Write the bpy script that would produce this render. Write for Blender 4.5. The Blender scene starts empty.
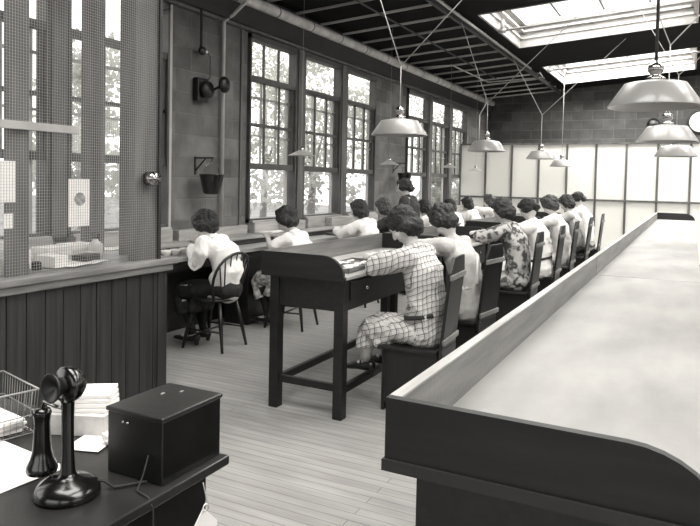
import bpy, bmesh, math, random
from mathutils import Vector, Matrix, noise, Euler
C = bpy.context.scene.collection
S = bpy.context.scene
PI = math.pi
V = Vector
rnd = random.Random(7)

# ------------------------------------------------------------------ materials
MATS = {}
def nt(name):
    m = bpy.data.materials.new(name); m.use_nodes = True
    MATS[name] = m
    n = m.node_tree
    b = n.nodes['Principled BSDF']
    return m, n.nodes, n.links, b
def warm(v, k=1.0):
    return (v*1.025, v*0.99, v*0.965, 1)
def mat(name, v, rough=.6, var=.0, scale=(4, 4, 4), bump=0., bscale=40, metal=0., spec=.5, coat=0, detail=5):
    m, N, L, b = nt(name)
    b.inputs['Roughness'].default_value = rough
    b.inputs['Metallic'].default_value = metal
    b.inputs['Specular IOR Level'].default_value = spec
    b.inputs['Coat Weight'].default_value = coat
    b.inputs['Base Color'].default_value = warm(v)
    tc = N.new('ShaderNodeTexCoord')
    if var:
        mp = N.new('ShaderNodeMapping'); mp.inputs['Scale'].default_value = scale
        L.new(tc.outputs['Object'], mp.inputs['Vector'])
        no = N.new('ShaderNodeTexNoise'); no.inputs['Scale'].default_value = 1; no.inputs['Detail'].default_value = detail
        L.new(mp.outputs[0], no.inputs['Vector'])
        cr = N.new('ShaderNodeValToRGB')
        cr.color_ramp.elements[0].position = .3; cr.color_ramp.elements[1].position = .7
        cr.color_ramp.elements[0].color = warm(max(0.002, v*(1-var))); cr.color_ramp.elements[1].color = warm(min(.95, v*(1+var)))
        L.new(no.outputs['Fac'], cr.inputs[0]); L.new(cr.outputs[0], b.inputs['Base Color'])
    if bump:
        no2 = N.new('ShaderNodeTexNoise'); no2.inputs['Scale'].default_value = bscale; no2.inputs['Detail'].default_value = 3
        L.new(tc.outputs['Object'], no2.inputs['Vector'])
        bp = N.new('ShaderNodeBump'); bp.inputs['Strength'].default_value = bump; bp.inputs['Distance'].default_value = .01
        L.new(no2.outputs['Fac'], bp.inputs['Height']); L.new(bp.outputs[0], b.inputs['Normal'])
    return m

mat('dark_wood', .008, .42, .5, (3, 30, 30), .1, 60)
mat('dark_wood_y', .008, .45, .5, (30, 2.5, 30), .1, 60)
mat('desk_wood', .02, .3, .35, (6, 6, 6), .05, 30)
mat('chair_wood', .009, .38, .5, (20, 20, 3), .1, 50)
mat('batten_wood', .2, .4, .25, (20, 3, 20), .05, 50)
mat('rail_wood', .13, .5, .4, (25, 2, 25), .08, 60)
mat('rail_cap', .33, .5, .3, (25, 2, 25), .08, 60)
mat('tray_wood', .14, .5, .3, (20, 4, 20))
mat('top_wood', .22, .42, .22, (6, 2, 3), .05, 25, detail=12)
mat('bench_wood', .33, .45, .3, (20, 2, 20), .05, 40)
mat('counter_wood', .17, .45, .45, (20, 2, 20), .08, 40)
mat('bead_wood', .024, .5, .5, (40, 40, 1.5), .05, 50)
mat('trim_dark', .018, .5, .3, (6, 6, 6))
mat('sash_dark', .06, .5, .3, (6, 6, 6))
mat('sash_light', .36, .5, .1, (6, 6, 6))
mat('mullion', .1, .55, .4, (12, 12, 1.5), .1, 40)
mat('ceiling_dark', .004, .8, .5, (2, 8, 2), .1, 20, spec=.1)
mat('steel_light', .3, .5, .2, (5, 5, 5))
mat('steel_dark', .025, .5, .4, (5, 5, 5))
mat('pipe_white', .5, .6, .25, (8, 8, 8), .2, 30)
mat('pipe_band', .12, .6)
mat('conduit', .42, .45, .1, (8, 8, 8))
mat('black_iron', .006, .4, .4, (8, 8, 8), .1, 30)
mat('black_enamel', .005, .2, spec=.7)
mat('nickel', .35, .2, metal=1)
mat('box_black', .006, .32, .5, (8, 8, 8), .05, 20)
mat('shade_enamel', .26, .3, .06, (6, 6, 6), spec=.6, coat=.2)
mat('shade_inner', .75, .4)
mat('cord_light', .4, .7); mat('cord_dark', .015, .7)
mat('bulb_dark', .03, .2)
mat('paper', .82, .8, .05, (20, 20, 20)); mat('paper_grey', .45, .8, .3, (15, 15, 15)); mat('ink_print', .3, .8, .5, (40, 40, 40))
mat('wire', .3, .5, metal=.5); mat('mesh_wire', .32, .6)
mat('porcelain', .75, .25); mat('bottle_glass', .5, .15, .1, (20, 20, 20))
mat('skin', .52, .5, .06, (20, 20, 20)); mat('lip', .18, .5); mat('eye_dark', .03, .3)
mat('hair_dark', .007, .6, .7, (60, 60, 20), 1., 90); mat('hair_mid', .018, .6, .7, (60, 60, 20), 1., 90); mat('hair_light', .05, .6, .6, (60, 60, 20), 1., 90)
mat('cloth_white', .8, .85, .05, (12, 12, 12), .5, 25); mat('cloth_pale', .42, .85, .1, (12, 12, 12), .5, 25)
mat('cloth_grey', .2, .85, .3, (12, 12, 12), .5, 25); mat('cloth_black', .006, .85, .3, (12, 12, 12), .5, 25)
mat('cloth_dark', .03, .85, .4, (12, 12, 12), .5, 25)
mat('stocking', .05, .6); mat('stocking_pale', .55, .7); mat('shoe', .012, .3)
mat('bark', .3, .8, .3); mat('grass', .2, .9, .3, (.6, .6, .6))
mat('face_clock', .8, .5); mat('plaster', .35, .8, .2, (2, 2, 2))
mat('garment_print', .3, .85, .85, (30, 30, 30), .3, 30)

def block_mat(name, v, mortar, ax):
    m, N, L, b = nt(name)
    tc = N.new('ShaderNodeTexCoord'); sp = N.new('ShaderNodeSeparateXYZ'); cb = N.new('ShaderNodeCombineXYZ')
    L.new(tc.outputs['Object'], sp.inputs[0])
    L.new(sp.outputs[ax], cb.inputs[0]); L.new(sp.outputs[2], cb.inputs[1])
    br = N.new('ShaderNodeTexBrick')
    br.inputs['Scale'].default_value = 1; br.inputs['Brick Width'].default_value = .46; br.inputs['Row Height'].default_value = .215
    br.inputs['Mortar Size'].default_value = .008; br.inputs['Mortar Smooth'].default_value = .6
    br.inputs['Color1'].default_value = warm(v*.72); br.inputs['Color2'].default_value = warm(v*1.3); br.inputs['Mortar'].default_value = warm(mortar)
    L.new(cb.outputs[0], br.inputs['Vector'])
    no = N.new('ShaderNodeTexNoise'); no.inputs['Scale'].default_value = 5; no.inputs['Detail'].default_value = 6
    L.new(tc.outputs['Object'], no.inputs['Vector'])
    mx = N.new('ShaderNodeMix'); mx.data_type = 'RGBA'; mx.blend_type = 'MULTIPLY'; mx.inputs[0].default_value = .7
    cr = N.new('ShaderNodeValToRGB'); cr.color_ramp.elements[0].position = .3; cr.color_ramp.elements[1].position = .7
    cr.color_ramp.elements[0].color = (.55, .55, .55, 1); cr.color_ramp.elements[1].color = (1.2, 1.2, 1.2, 1)
    L.new(no.outputs['Fac'], cr.inputs[0]); L.new(br.outputs['Color'], mx.inputs[6]); L.new(cr.outputs[0], mx.inputs[7])
    L.new(mx.outputs[2], b.inputs['Base Color']); b.inputs['Roughness'].default_value = .85
    bp = N.new('ShaderNodeBump'); bp.inputs['Strength'].default_value = .5; bp.inputs['Distance'].default_value = .01
    L.new(br.outputs['Fac'], bp.inputs['Height']); bp.invert = True
    L.new(bp.outputs[0], b.inputs['Normal'])
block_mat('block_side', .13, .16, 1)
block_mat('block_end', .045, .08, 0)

def floor_mat():
    m, N, L, b = nt('floorboards')
    tc = N.new('ShaderNodeTexCoord'); sp = N.new('ShaderNodeSeparateXYZ'); cb = N.new('ShaderNodeCombineXYZ')
    L.new(tc.outputs['Object'], sp.inputs[0]); L.new(sp.outputs[0], cb.inputs[0]); L.new(sp.outputs[1], cb.inputs[1])
    br = N.new('ShaderNodeTexBrick')
    br.inputs['Scale'].default_value = 1; br.inputs['Brick Width'].default_value = 2.6; br.inputs['Row Height'].default_value = .06
    br.inputs['Mortar Size'].default_value = .0025; br.inputs['Mortar Smooth'].default_value = .3
    br.inputs['Color1'].default_value = warm(.31); br.inputs['Color2'].default_value = warm(.35); br.inputs['Mortar'].default_value = warm(.15)
    L.new(cb.outputs[0], br.inputs['Vector'])
    mp = N.new('ShaderNodeMapping'); mp.inputs['Scale'].default_value = (1.5, 12, 1); L.new(tc.outputs['Object'], mp.inputs[0])
    no = N.new('ShaderNodeTexNoise'); no.inputs['Scale'].default_value = 1.5; no.inputs['Detail'].default_value = 6; L.new(mp.outputs[0], no.inputs[0])
    mx = N.new('ShaderNodeMix'); mx.data_type = 'RGBA'; mx.blend_type = 'MULTIPLY'; mx.inputs[0].default_value = .6
    cr = N.new('ShaderNodeValToRGB'); cr.color_ramp.elements[0].position = .3; cr.color_ramp.elements[1].position = .7
    cr.color_ramp.elements[0].color = (.6, .6, .6, 1); cr.color_ramp.elements[1].color = (1.15, 1.15, 1.15, 1)
    L.new(no.outputs['Fac'], cr.inputs[0]); L.new(br.outputs['Color'], mx.inputs[6]); L.new(cr.outputs[0], mx.inputs[7])
    L.new(mx.outputs[2], b.inputs['Base Color']); b.inputs['Roughness'].default_value = .42
floor_mat()

def plaid_mat():
    m, N, L, b = nt('cloth_plaid')
    tc = N.new('ShaderNodeTexCoord'); no = N.new('ShaderNodeTexNoise'); no.inputs['Scale'].default_value = 7
    L.new(tc.outputs['Object'], no.inputs['Vector'])
    vm = N.new('ShaderNodeVectorMath'); vm.operation = 'MULTIPLY_ADD'; vm.inputs[1].default_value = (.045, .045, .045)
    L.new(no.outputs['Color'], vm.inputs[0]); L.new(tc.outputs['Object'], vm.inputs[2])
    sp = N.new('ShaderNodeSeparateXYZ'); L.new(vm.outputs[0], sp.inputs[0])
    def math_(op, a, bb=None, c=None):
        q = N.new('ShaderNodeMath'); q.operation = op
        for i, t in enumerate((a, bb, c)):
            if t is None: continue
            if isinstance(t, (int, float)): q.inputs[i].default_value = t
            else: L.new(t, q.inputs[i])
        return q.outputs[0]
    def stripes(src, per, w):
        a = math_('MULTIPLY', src, 1/per); f = math_('FRACT', a); d = math_('ABSOLUTE', math_('SUBTRACT', f, .5))
        return math_('LESS_THAN', d, w)
    u = math_('ADD', sp.outputs[1], math_('MULTIPLY', sp.outputs[0], .75))
    wv = math_('ADD', sp.outputs[2], math_('MULTIPLY', sp.outputs[0], .35))
    a = stripes(u, .038, .085); c = stripes(wv, .038, .085)
    a2 = stripes(math_('ADD', u, .010), .038, .05); c2 = stripes(math_('ADD', wv, .010), .038, .05)
    s = math_('ADD', math_('ADD', a, c), math_('MULTIPLY', math_('ADD', a2, c2), .5))
    cr = N.new('ShaderNodeValToRGB'); cr.color_ramp.elements[0].color = warm(.58); cr.color_ramp.elements[1].color = warm(.05)
    e = cr.color_ramp.elements.new(.5); e.color = warm(.2)
    L.new(math_('MULTIPLY', s, .5), cr.inputs[0]); L.new(cr.outputs[0], b.inputs['Base Color']); b.inputs['Roughness'].default_value = .85
plaid_mat()
def print_mat():
    m, N, L, b = nt('cloth_floral')
    tc = N.new('ShaderNodeTexCoord'); no = N.new('ShaderNodeTexNoise'); no.inputs['Scale'].default_value = 16; no.inputs['Detail'].default_value = 4
    L.new(tc.outputs['Object'], no.inputs['Vector']); cr = N.new('ShaderNodeValToRGB')
    cr.color_ramp.elements[0].position = .44; cr.color_ramp.elements[1].position = .54
    cr.color_ramp.elements[0].color = warm(.06); cr.color_ramp.elements[1].color = warm(.42)
    L.new(no.outputs['Fac'], cr.inputs[0]); L.new(cr.outputs[0], b.inputs['Base Color']); b.inputs['Roughness'].default_value = .85
print_mat()

def glass_mat():
    m, N, L, b = nt('pane_glass'); out = N['Material Output']
    t = N.new('ShaderNodeBsdfTransparent'); g = N.new('ShaderNodeBsdfGlossy'); g.inputs['Roughness'].default_value = .05
    t.inputs[0].default_value = (.95, .95, .93, 1)
    mx = N.new('ShaderNodeMixShader'); mx.inputs[0].default_value = .05
    L.new(t.outputs[0], mx.inputs[1]); L.new(g.outputs[0], mx.inputs[2]); L.new(mx.outputs[0], out.inputs[0]); N.remove(b)
    m, N, L, b = nt('frosted_panel'); out = N['Material Output']
    t = N.new('ShaderNodeBsdfTranslucent'); t.inputs[0].default_value = (.9, .89, .86, 1)
    d = N.new('ShaderNodeBsdfDiffuse'); d.inputs[0].default_value = (.92, .91, .88, 1)
    mx = N.new('ShaderNodeMixShader'); mx.inputs[0].default_value = .6
    L.new(t.outputs[0], mx.inputs[1]); L.new(d.outputs[0], mx.inputs[2]); L.new(mx.outputs[0], out.inputs[0]); N.remove(b)
glass_mat()
def leaf_mat():
    m, N, L, b = nt('leaf'); out = N['Material Output']
    t = N.new('ShaderNodeBsdfTranslucent'); t.inputs[0].default_value = (.62, .62, .58, 1)
    d = N.new('ShaderNodeBsdfDiffuse'); d.inputs[0].default_value = (.45, .45, .43, 1)
    mx = N.new('ShaderNodeMixShader'); mx.inputs[0].default_value = .5
    L.new(t.outputs[0], mx.inputs[1]); L.new(d.outputs[0], mx.inputs[2]); L.new(mx.outputs[0], out.inputs[0]); N.remove(b)
leaf_mat()

# ------------------------------------------------------------------ mesh helper
class MB:
    def __init__(s): s.v = []; s.f = []; s.sm = []
    def add(s, vs, fs, smooth=False):
        o = len(s.v); s.v += [tuple(v) for v in vs]; s.f += [tuple(i+o for i in f) for f in fs]; s.sm += [smooth]*len(fs); return s
    def box(s, a, b, M=None):
        x0, y0, z0 = a; x1, y1, z1 = b
        vs = [V(p) for p in ((x0,y0,z0),(x1,y0,z0),(x1,y1,z0),(x0,y1,z0),(x0,y0,z1),(x1,y0,z1),(x1,y1,z1),(x0,y1,z1))]
        if M: vs = [M @ v for v in vs]
        return s.add(vs, [(0,3,2,1),(4,5,6,7),(0,1,5,4),(1,2,6,5),(2,3,7,6),(3,0,4,7)])
    def bar(s, p0, p1, w, h, up=(0,0,1)):
        p0, p1 = V(p0), V(p1); t = (p1-p0).normalized(); u = V(up)
        if abs(t.dot(u)) > .98: u = V((1,0,0))
        r = t.cross(u).normalized(); u = r.cross(t)
        vs = []
        for p in (p0, p1):
            for a, b in ((-1,-1),(1,-1),(1,1),(-1,1)): vs.append(p+r*a*w/2+u*b*h/2)
        return s.add(vs, [(0,3,2,1),(4,5,6,7),(0,1,5,4),(1,2,6,5),(2,3,7,6),(3,0,4,7)])
    def tube(s, pts, rad, n=8, side=None, cap=True, round_=False, smooth=True):
        """rad: number, or list of r / (r_normal, r_side)"""
        pts = [V(p) for p in pts]; k = len(pts)
        if isinstance(rad, (int, float)): rad = [rad]*k
        rad = [(r, r) if isinstance(r, (int, float)) else r for r in rad]
        ts = []
        for i in range(k):
            a = pts[max(0, i-1)]; b = pts[min(k-1, i+1)]
            ts.append((b-a).normalized())
        if round_:
            np_, nr, nt_ = [], [], []
            for fr in (.98, .8, .45):
                c = math.sqrt(1-fr*fr); m = min(rad[0]); np_.append(pts[0]-ts[0]*m*fr); nr.append((rad[0][0]*c, rad[0][1]*c)); nt_.append(ts[0])
            np_ += pts; nr += rad; nt_ += ts
            for fr in (.45, .8, .98):
                c = math.sqrt(1-fr*fr); m = min(rad[-1]); np_.append(pts[-1]+ts[-1]*m*fr); nr.append((rad[-1][0]*c, rad[-1][1]*c)); nt_.append(ts[-1])
            pts, rad, ts = np_, nr, nt_; k = len(pts)
        sd = V(side) if side else None
        if sd is None:
            sd = V((0,0,1)) if abs(ts[0].z) < .9 else V((1,0,0))
        vs = []
        for i in range(k):
            t = ts[i]; a = (sd - t*sd.dot(t))
            if a.length < 1e-4: a = t.orthogonal()
            a.normalize(); b = t.cross(a)
            if side is None: sd = a
            for j in range(n):
                th = 2*PI*j/n
                vs.append(pts[i] + a*math.cos(th)*rad[i][1] + b*math.sin(th)*rad[i][0])
        fs = [(i*n+j, i*n+(j+1)%n, (i+1)*n+(j+1)%n, (i+1)*n+j) for i in range(k-1) for j in range(n)]
        if cap: fs += [tuple(range(n-1, -1, -1)), tuple((k-1)*n+j for j in range(n))]
        return s.add(vs, fs, smooth)
    def cyl(s, p0, p1, r, n=12, r1=None, smooth=True): return s.tube([p0, p1], [r, r if r1 is None else r1], n, smooth=smooth)
    def lathe(s, prof, c=(0,0,0), n=24, M=None, smooth=True):
        vs = []; c = V(c)
        for r, z in prof:
            for j in range(n):
                th = 2*PI*j/n; p = V((r*math.cos(th), r*math.sin(th), z))
                vs.append((M @ p if M else p) + c)
        k = len(prof)
        return s.add(vs, [(i*n+j, i*n+(j+1)%n, (i+1)*n+(j+1)%n, (i+1)*n+j) for i in range(k-1) for j in range(n)], smooth)
    def ell(s, c, r, M=None, n=14, m=9):
        vs = []; c = V(c)
        for i in range(m+1):
            ph = PI*(i/m*.994+.003)
            for j in range(n):
                th = 2*PI*j/n; p = V((r[0]*math.sin(ph)*math.cos(th), r[1]*math.sin(ph)*math.sin(th), r[2]*math.cos(ph)))
                vs.append((M @ p if M else p) + c)
        fs = [(i*n+j, (i+1)*n+j, (i+1)*n+(j+1)%n, i*n+(j+1)%n) for i in range(m) for j in range(n)]
        fs += [tuple(range(n)), tuple(m*n+j for j in range(n-1, -1, -1))]
        return s.add(vs, fs, True)
    def prism(s, poly, axis, a, b):
        """poly: 2D points in the two other axes (order x,y,z minus axis)"""
        k = len(poly)
        def mk(p, d):
            q = list(p); q.insert(axis, d); return q
        vs = [mk(p, a) for p in poly] + [mk(p, b) for p in poly]
        return s.add(vs, [tuple(range(k-1, -1, -1)), tuple(range(k, 2*k))] + [(i, (i+1)%k, k+(i+1)%k, k+i) for i in range(k)])
    def mesh(s, name):
        me = bpy.data.meshes.new(name); me.from_pydata(s.v, [], s.f); me.update()
        for p, q in zip(me.polygons, s.sm): p.use_smooth = q
        bm = bmesh.new(); bm.from_mesh(me); bmesh.ops.recalc_face_normals(bm, faces=bm.faces); bm.to_mesh(me); bm.free()
        return me
    def build(s, name, m, parent=None, bevel=0, loc=None, mesh=None, **tags):
        o = bpy.data.objects.new(name, mesh or s.mesh(name)); C.objects.link(o)
        if not mesh: o.data.materials.append(MATS[m])
        if parent: o.parent = parent
        if loc: o.location = loc
        if bevel:
            bv = o.modifiers.new('bevel', 'BEVEL'); bv.width = bevel; bv.segments = 2; bv.limit_method = 'ANGLE'
        for k, v in tags.items(): o[k] = v
        return o
def B(a, b, M=None): return MB().box(a, b, M)
def empty(name, loc, label, cat, group=None, rz=0):
    o = bpy.data.objects.new(name, None); C.objects.link(o); o.location = loc; o.rotation_euler = (0, 0, rz)
    o.empty_display_size = .1
    o['label'] = label; o['category'] = cat
    if group: o['group'] = group
    return o
def tag(o, label, cat, group=None):
    o['label'] = label; o['category'] = cat
    if group: o['group'] = group
    return o
def copy_tree(o, parent=None):
    c = o.copy(); C.objects.link(c)
    if parent: c.parent = parent
    for ch in list(o.children): copy_tree(ch, c)
    return c
def struct(o): o['kind'] = 'structure'; return o

# ------------------------------------------------------------------ remesh helper
def remesh(mb, voxel, smooth=2, wr=0., wf=12., seed=0, adapt=True, ani=(1,1,1)):
    me = mb.mesh('tmp'); o = bpy.data.objects.new('tmp', me); C.objects.link(o)
    r = o.modifiers.new('r', 'REMESH'); r.mode = 'VOXEL'; r.voxel_size = voxel
    if smooth:
        q = o.modifiers.new('s', 'SMOOTH'); q.iterations = smooth; q.factor = .5
    dg = bpy.context.evaluated_depsgraph_get()
    out = bpy.data.meshes.new_from_object(o.evaluated_get(dg), depsgraph=dg)
    bpy.data.objects.remove(o); bpy.data.meshes.remove(me)
    if wr:
        off = V((seed*3.1, seed*1.7, seed*.9)); ns = [v.normal.copy() for v in out.vertices]
        for v, n in zip(out.vertices, ns):
            p = V((v.co.x*ani[0], v.co.y*ani[1], v.co.z*ani[2]))*wf + off
            d = (noise.noise(p) + .5*noise.noise(p*2.1)) if wf > 12 else (.35-abs(noise.noise(p))*1.6 + .4*(.3-abs(noise.noise(p*2.3+off))))
            v.co = v.co + n*d*wr
    for p in out.polygons: p.use_smooth = True
    out.materials.clear()
    return out

# ------------------------------------------------------------------ people
def hand_mb(mb, w, d, n, sidev, vox, curl=.5, s=1.):
    """palm and five fingers; w wrist, d direction, n palm-down normal, sidev towards the thumb"""
    w, d, n, sd = V(w), V(d).normalized(), V(n).normalized(), V(sidev).normalized()
    fr = max(.0075, vox*1.05)*s
    mb.tube([w, w+d*.03, w+d*.07], [(.016, .024), (.015, .036), (.012, .038)], 10, side=sd, round_=True)
    for i, (o, ln) in enumerate(((.029, .070), (.010, .078), (-.010, .072), (-.028, .055))):
        b = w+d*.075+sd*o; c1 = b+(d*math.cos(curl*.5)+n*math.sin(curl*.5))*ln*.45
        c2 = c1+(d*math.cos(curl*1.4)+n*math.sin(curl*1.4))*ln*.32; c3 = c2+(d*math.cos(curl*2.2)+n*math.sin(curl*2.2))*ln*.25
        mb.tube([w+d*.04+sd*o*.8, b, c1, c2, c3], [fr, fr, fr*.95, fr*.9, fr*.8], 8, round_=True)
    b = w+d*.02+sd*.022; mb.tube([b, b+(d*.6+sd*.7)*.035, b+(d*.85+sd*.35+n*.3)*.066, b+(d*1.0+sd*.2+n*.5)*.082], [fr*1.2, fr*1.15, fr, fr*.8], 8, round_=True)

def person(loc, yaw, label, J, dress, hair, hairmat='hair_dark', skirt='same', sleeve=1., vox=.008, seed=0, group=None, shoes=False, stock='stocking', belt=False, standing=False, collar=False, apron=None):
    root = empty('person', (loc[0], loc[1], 0), label, 'person', group, yaw)
    up = V((0,0,1))
    pel, nb, hc = V(J['pelvis']), V(J['neck']), V(J['head'])
    ax = (nb-pel).normalized(); lat = V((0,1,0))
    bend = V(J.get('bend', (-.03, 0, 0)))
    wa = pel.lerp(nb, .38)+bend; chs = pel.lerp(nb, .72)+bend*1.2
    sh = [pel.lerp(nb, .9)+V((0, s*.155, 0))+V(J.get('shoff', (0,0,0))) for s in (1, -1)]
    sh2 = J.get('shrot', 0)
    if sh2:
        R = Matrix.Rotation(sh2, 3, 'Z'); mid = (sh[0]+sh[1])/2; sh = [mid+R@(p-mid) for p in sh]
    el = [V(p) for p in J['elbow']]; wr = [V(p) for p in J['wrist']]
    hp = [pel+V((.02, s*.085, -.01)) for s in (1, -1)]
    kn = [V(p) for p in J['knee']]; an = [V(p) for p in J['ankle']]
    Hm = (Matrix.Rotation(J.get('hyaw', 0), 3, 'Z') @ Matrix.Rotation(J.get('hpitch', .5), 3, 'Y') @ Matrix.Rotation(J.get('hroll', 0), 3, 'X'))
    # body
    b = MB()
    b.tube([pel-ax*.03, pel+ax*.05, wa, chs, pel.lerp(nb, .93)], [(.09, .14), (.095, .14), (.085, .12), (.1, .14), (.06, .13)], 16, side=lat, round_=True)
    b.tube([nb-ax*.05, nb.lerp(hc, .3), hc+Hm@V((-.025, 0, -.06))], [(.05, .055), (.043, .044), (.048, .048)], 12, side=lat, round_=True)
    for i in (0, 1):
        b.tube([sh[i], sh[i].lerp(el[i], .5), el[i], el[i].lerp(wr[i], .4), wr[i]], [.048, .042, .036, .034, .024], 10, round_=True)
        b.tube([hp[i], hp[i].lerp(kn[i], .5), kn[i]], [.075, .075, .055], 12, round_=True)
        b.tube([kn[i], kn[i].lerp(an[i], .35), kn[i].lerp(an[i], .8), an[i]], [.052, .054, .034, .032], 12, round_=True)
        tf = V(J.get('toe', (.15, 0, -.05)))
        b.tube([an[i]+V((-.03, 0, -.045)), an[i]+V((.03, 0, -.04)), an[i]+tf], [(.03, .03), (.035, .036), (.016, .036)], 10, side=lat, round_=True)
        d = wr[i]-el[i]; s = 1 if i == 0 else -1
        hd = V(J['hdir'][i]) if 'hdir' in J else d
        hand_mb(b, wr[i], hd, J.get('hn', (0,0,-1)), V((0, -s, 0)) + V((.2,0,.1)), vox, J.get('curl', .55))
    h = lambda p: hc+Hm@V(p)
    HR = Hm
    b.ell(h((0,0,.02)), (.094, .074, .098), HR); b.ell(h((.028,0,-.035)), (.064, .058, .085), HR)
    b.ell(h((.06,0,-.1)), (.026, .024, .02), HR)
    b.tube([h((.082,0,.02)), h((.1,0,-.012)), h((.106,0,-.03))], [.008, .011, .013], 8, round_=True)
    b.ell(h((.082,0,-.065)), (.014, .024, .012), HR)
    for s in (1, -1):
        b.ell(h((0,s*.076,-.015)), (.018, .009, .03), HR); b.ell(h((.074, s*.03, .012)), (.016, .014, .012), HR)
        b.ell(h((.078, s*.03, .032)), (.012, .022, .007), HR); b.ell(h((.055, s*.038, -.035)), (.03, .025, .028), HR)
    me = remesh(b, vox, 2)
    for mn in ('skin', 'lip', 'eye_dark'): me.materials.append(MATS[mn])
    Hi = Hm.inverted()
    for p in me.polygons:
        q = Hi @ (p.center-hc)
        if (q-V((.094, 0, -.065))).length < .02 and abs(q.z+.065) < .009: p.material_index = 1
        for s in (1, -1):
            if (q-V((.088, s*.03, .012))).length < .011 or ((q-V((.088, s*.03, .035))).length < .022 and abs(q.z-.037) < .005): p.material_index = 2
    MB().build('body', 'skin', root, mesh=me)
    # dress: torso and sleeves
    c = MB()
    c.tube([pel-ax*(.02 if skirt == 'same' else -.07), pel+ax*.1, wa, chs, pel.lerp(nb, .88), pel.lerp(nb, .97)], [(.115, .16), (.125, .168), (.122, .16), (.125, .17), (.1, .165), (.062, .085)], 20, side=lat, round_=True)
    for i in (0, 1):
        e = el[i].lerp(wr[i], min(.9, max(0, sleeve-.1))) if sleeve > .6 else sh[i].lerp(el[i], .75)
        if sleeve > .6: c.tube([sh[i], sh[i].lerp(el[i], .5), el[i], e], [.077, .074, .066, .056], 12, round_=True)
        else: c.tube([sh[i], e], [.068, .062], 12, round_=True)
    sk = MB()
    T = c if skirt == 'same' else sk
    if standing:
        T.tube([pel+V((0,0,.12)), pel, pel-V((0,0,.25)), V((0,0,.3))+V((pel.x, pel.y, 0))], [(.12, .16), (.15, .2), (.17, .22), (.2, .25)], 24, side=lat)
    else:
        km = (kn[0]+kn[1])/2; am = (an[0]+an[1])/2
        T.tube([pel+V((-.02, 0, .0)), pel+V((.08, 0, .0)), pel.lerp(km, .6)+V((0,0,-.012)), km+V((-.02,0,-.02))], [(.095, .165), (.1, .175), (.098, .185), (.1, .18)], 24, side=lat, round_=True)
        T.tube([pel.lerp(km, .5)+V((0,0,0)), km.lerp(am, J.get('hem', .55)*.8)+V((-.08,0,0))], [(.08, .175), (.07, .2)], 20, side=lat)
        T.tube([km+V((-.01,0,.03)), km+V((.035,0,-.04)), km.lerp(am, J.get('hem', .55))+V((.03,0,0))], [(.07, .16), (.075, .17), (.085, .19)], 24, side=lat)
    dm = remesh(c, vox*1.1, 3, .015, 10, seed, ani=(1, 1, .6)); dm.materials.append(MATS[dress])
    garment = MB().build('dress' if skirt == 'same' else 'blouse', dress, root, mesh=dm)
    if skirt != 'same':
        sm = remesh(sk, vox*1.1, 3, .01, 9, seed+5); sm.materials.append(MATS[skirt]); MB().build('skirt', skirt, root, mesh=sm)
    if belt:
        k = pel.lerp(nb, .2)
        MB().tube([k-ax*.012, k+ax*.014], [(.131, .173), (.131, .172)], 28, side=lat).build('belt', 'cloth_dark', garment, label='narrow dark belt')
    if apron:
        k = pel.lerp(nb, .3)
        MB().tube([pel.lerp(nb, .86)+V((0,-.11,.045)), chs+V((-.12,-.02,.02)), wa+V((-.12,.08,0))], [(.01, .02)]*3, 8).build('apron_strap', apron, garment)
        MB().tube([k-ax*.02, k+ax*.02], [(.134, .178), (.128, .17)], 28, side=lat).build('apron_band', apron, garment)
    if collar:
        MB().tube([nb-ax*.035, nb-ax*.012], [(.078, .094), (.066, .076)], 20, side=lat).build('collar', 'cloth_white', garment)
    # hair
    g = MB()
    if hair == 'bob':
        g.ell(h((-.018,0,.035)), (.108, .094, .1), HR); g.ell(h((-.045,0,-.045)), (.08, .094, .085), HR)
        for s in (1, -1): g.ell(h((.0, s*.07, -.02)), (.055, .034, .065), HR)
        g.ell(h((.045,0,.085)), (.05, .06, .03), HR)
    elif hair == 'bun':
        g.ell(h((-.018,0,.035)), (.105, .09, .096), HR); g.ell(h((-.09,0,-.03)), (.055, .06, .05), HR)
        for s in (1, -1): g.ell(h((-.005, s*.066, .0)), (.06, .034, .05), HR)
        g.ell(h((.045,0,.085)), (.05, .062, .03), HR)
    elif hair == 'sidebun':
        g.ell(h((-.018,0,.035)), (.108, .094, .1), HR); g.ell(h((-.045,0,-.045)), (.08, .088, .08), HR)
        for s in (1, -1): g.ell(h((-.03, s*.085, -.03)), (.05, .04, .045), HR)
        g.ell(h((.045,0,.085)), (.05, .062, .03), HR)
    elif hair == 'puff':
        g.ell(h((-.04,0,-.04)), (.08, .08, .075), HR); g.ell(h((-.02,0,.045)), (.115, .1, .1), HR); g.ell(h((-.09,0,.03)), (.06, .065, .06), HR)
        for s in (1, -1): g.ell(h((-.01, s*.075, .0)), (.065, .045, .055), HR)
        g.ell(h((.03,0,.12)), (.04, .05, .035), HR); g.ell(h((-.07,.04,.1)), (.035, .035, .035), HR)
    hm = remesh(g, .009, 9, .011, 34, seed+1); hm.materials.append(MATS[hairmat])
    MB().build('hair', hairmat, root, mesh=hm)
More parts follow.
